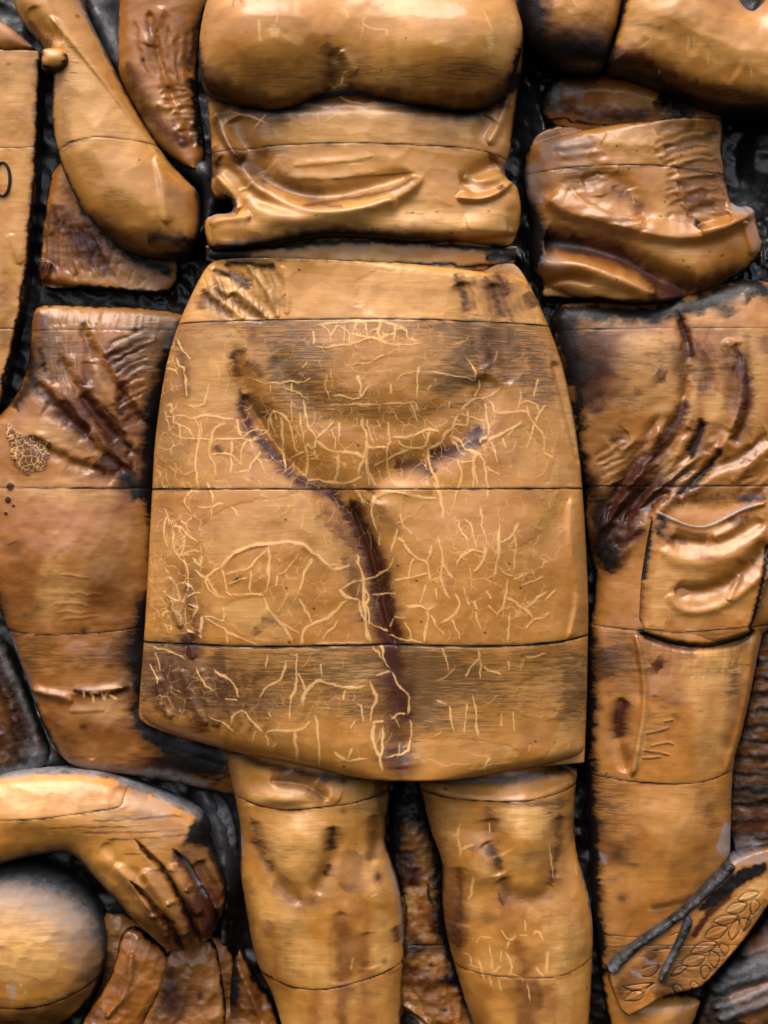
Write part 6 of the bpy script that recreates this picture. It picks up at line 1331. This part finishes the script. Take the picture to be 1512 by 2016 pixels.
s.st('black', "480,2005 700,2025 860,2020 1140,1990", 1.6, .8, tp=(0, 0))
s.build('pocket', MIDWOOD, man)

# backdrop carving behind the right leg
bk = thing('carved_tree_stub', 'dark scorched carved wood with ragged horizontal marks behind the pocketed trouser leg', 'carving', 1490, 1690)
s = Relief("1500,1220 1600,1210 1600,1700 1500,1690 1438,1690 1438,1500 1460,1440 1485,1330", base=30, cell=2.4, ref=45, smooth=1)
s.row(16, 2.4, .6, 6); s.lumps(24, 4, 3).scallop(40, 16, 0, 4, 4); s.m['soot'] += .8; s.m['brown'] += .35
for y in range(1300, 1690, 31):
    s.st('black', [[1440, y + 4 * (y % 3)], [1480, y + 6], [1540, y - 4]], 5, .8, jit=7, tp=(0, 0))
s.bl('black', 1480, 1560, 50, 30, 0, .7, rag=.5); s.bl('brown', 1480, 1640, 60, 50, 0, .6, rag=.5); s.st('dust', "1440,1700 1460,1650 1512,1672", 9, .7, jit=5, tp=(0, 0)); s.rim('black', 6, .9, 5)
s.build('bark', DARKWOOD, bk)

# strap and leaf panel ----------------------------------------------------
lf = thing('carved_leaf_panel', 'slanting carved panel engraved with sprays of leaves and held by two dark straps', 'carving', 1300, 2003)
s = Relief("1600,1655 1512,1672 1470,1685 1440,1702 1400,1742 1359,1786 1300,1830 1240,1872 1205,1905 1200,1930 1206,1948 1217,1977 1226,1994 1240,2005 1250,1998 1274,1986 1302,1966 1340,1956 1366,1949 1384,1944 1431,1896 1476,1841 1512,1786 1600,1660", base=108, cell=1.5, ref=118, smooth=1)
s.roll(6, 6); s.lumps(50, 3, 3).lumps(16, .8, 6); s.zn = 'b1'
LEAVES = ["1240,610 1330,530 1440,540 1340,610", "1140,720 1200,640 1330,635 1270,720", "1020,800 1120,745 1260,750 1150,830", "950,950 1020,850 1165,850 1070,950", "1190,970 1170,880 1250,780 1260,880", "820,1085 920,990 1060,985 980,1070", "1130,1110 1080,1030 1100,990 1170,1040",
          "1000,1060 990,1150 1040,1220 1080,1120", "740,1190 800,1110 960,1110 880,1195", "940,1320 910,1230 950,1190 1000,1240", "640,1290 700,1210 800,1200 730,1260", "870,1420 820,1380 840,1330 900,1380", "700,1360 760,1420 690,1440 660,1390", "220,1510 290,1430 390,1430 370,1500", "390,1460 430,1400 490,1350 500,1450 400,1530", "210,1380 300,1420 400,1400 480,1350",
          "1300,890 1260,800 1280,770 1360,800", "1370,740 1360,640 1400,600 1440,660", "640,930 700,900 740,905", "480,1060 560,1050 640,1040", "380,1230 450,1200 540,1190", "380,1290 480,1280 540,1200", "1310,880 1350,760 1370,700"]
for p in LEAVES:
    q = pts_of(p, 'b1')
    tt = np.linspace(0, 1, 9)[:, None]
    arcs = [(q[0], q[1], q[2])] + ([(q[2], q[3], q[0])] if len(q) == 4 else [])
    if len(q) == 4:
        s.st('h', [q[0], (q[0] + q[2]) / 2 + [1.5, 1], q[2]], 2.5, .8, zone='p', sm=1, tp=(.2, .2))
    for a0, a1, a2 in arcs:
        c_ = 2 * a1 - (a0 + a2) / 2
        arc = (1 - tt) ** 2 * a0 + 2 * tt * (1 - tt) * c_ + tt ** 2 * a2
        s.st('black', arc, 2.0, .72, 'l', (.02, .02), zone='p', sm=0, jit=.8); s.st('h', arc, 1.6, -1.3, zone='p', sm=0, tp=(.02, .02))
s.poly('black', "1200,350 1380,290 1512,250 1512,360 1400,410 1280,470 1100,600 980,700 850,720 1000,560", .9, 5, 4, rs=(8, 8)); s.poly('brown', "1040,600 1200,520 1180,600 1020,720 900,900 850,960 820,900 940,740", .85, 4, 3); s.poly('dust', "1180,240 1512,150 1512,260 1330,270 1230,300", .7, 6, 5)
s.poly('blond', "1000,780 1200,580 1400,440 1512,400 1512,520 1260,700 1060,800", .65, 4, 3); s.poly('blond', "850,1000 930,840 990,800 1010,860 900,960", .5, 4, 3); s.m['soot'] += .22; s.bl('brown', 1400, 1830, 60, 16, -45, .3, 'p', rag=.6); s.poly('soot', "700,1010 1240,1010 1000,1380 500,1500 400,1300", .50, 6, 4)
s.poly('brown', "130,1350 300,1200 560,1050 640,1100 460,1300 250,1400 200,1500 170,1480", .5, 8, 5); s.st('black', "540,1320 660,1380 700,1460 500,1460", 9, .6, jit=5); s.poly('black', "380,1100 560,980 540,1100 420,1180", .6, 6, 5); s.st('dust', "370,1120 460,1180 520,1170", 4, .6, jit=3); s.st('dust', "290,1240 390,1310", 5, .6, jit=3)
s.bl('brown', 200, 1400, 24, 40, 0, .4, rag=.5); s.rim('black', 4, .5, 4); s.st('black', "1512,570 1440,720 1300,900", 6, .5, jit=4)
s.joint("1180,1864 1400,1863 1600,1860", zone='p', w=1.2, dark=.35)
s.build('panel', MIDWOOD, lf)
for o_, b_ in (("1440,1698 1452,1710 1421,1740 1385,1774 1350,1805 1311,1834 1263,1866 1232,1895 1212,1918 1201,1915 1197,1906 1215,1887 1261,1850 1309,1817 1349,1789 1389,1748 1419,1717", 111), ("1352,1800 1368,1812 1350,1850 1330,1885 1308,1925 1301,1934 1297,1926 1308,1900 1325,1870 1340,1835", 120)):
    s = Relief(o_, base=b_, cell=1.6, ref=b_ + 6, smooth=2)
    s.dome(9, 12); s.lumps(14, 4, 3); s.lumps(5, 1.2, 8)
    s.m['black'] += .96; s.m['dust'] += .22 * np.clip(fbm(s.X / 12, s.Y / 12, 3) * 2 - .4, 0, 1); s.bl('dust', 1208, 1910, 12, 8, 0, .6); s.bl('dust', 1315, 1905, 8, 24, 20, .45)
    s.build('strap', WOOD, lf)

dp = thing('carved_striped_drapery', 'carved drapery in grey and brown stripes at the corner below the leaf panel', 'carving', 1450, 2016)
s = Relief("1600,1700 1512,1800 1470,1856 1430,1905 1388,1955 1372,2010 1350,2080 1600,2080", base=36, cell=2.2, ref=55, smooth=1)
s.dome(20, 60); s.zn = 'b1'; s.lumps(24, 3, 4); s.m['black'] += .82
for i, (p, d) in enumerate((("1100,1240 1300,1180 1512,1080", .55), ("980,1400 1200,1330 1512,1230", .6), ("1000,1560 1250,1480 1512,1380", .55), ("1040,1660 1300,1570 1512,1480", .4), ("1260,1080 1512,1000", .4), ("1000,1300 1250,1250 1512,1160", .3))):
    s.st('h', p, 11, 12, jit=2, tp=(.2, 0)); s.st('dust', p, 11, d, jit=6, tp=(.3, 0))
for p in ("1180,1500 1350,1420 1512,1340", "1280,1700 1400,1600 1512,1560", "1300,1040 1512,960"):
    s.m['black'] *= 1 - .0; s.st('black', p, 10, -.9, jit=4, tp=(.1, 0)); s.st('brown', p, 10, .45, jit=4, tp=(.1, 0))
s.rim('black', 6, .85, 5)
s.build('drape', DARKWOOD, dp)
print('parts built in %.1f s' % (time.time() - T0), 'tris', sum(len(o.data.polygons) for o in sc.objects if o.type == 'MESH') * 2)
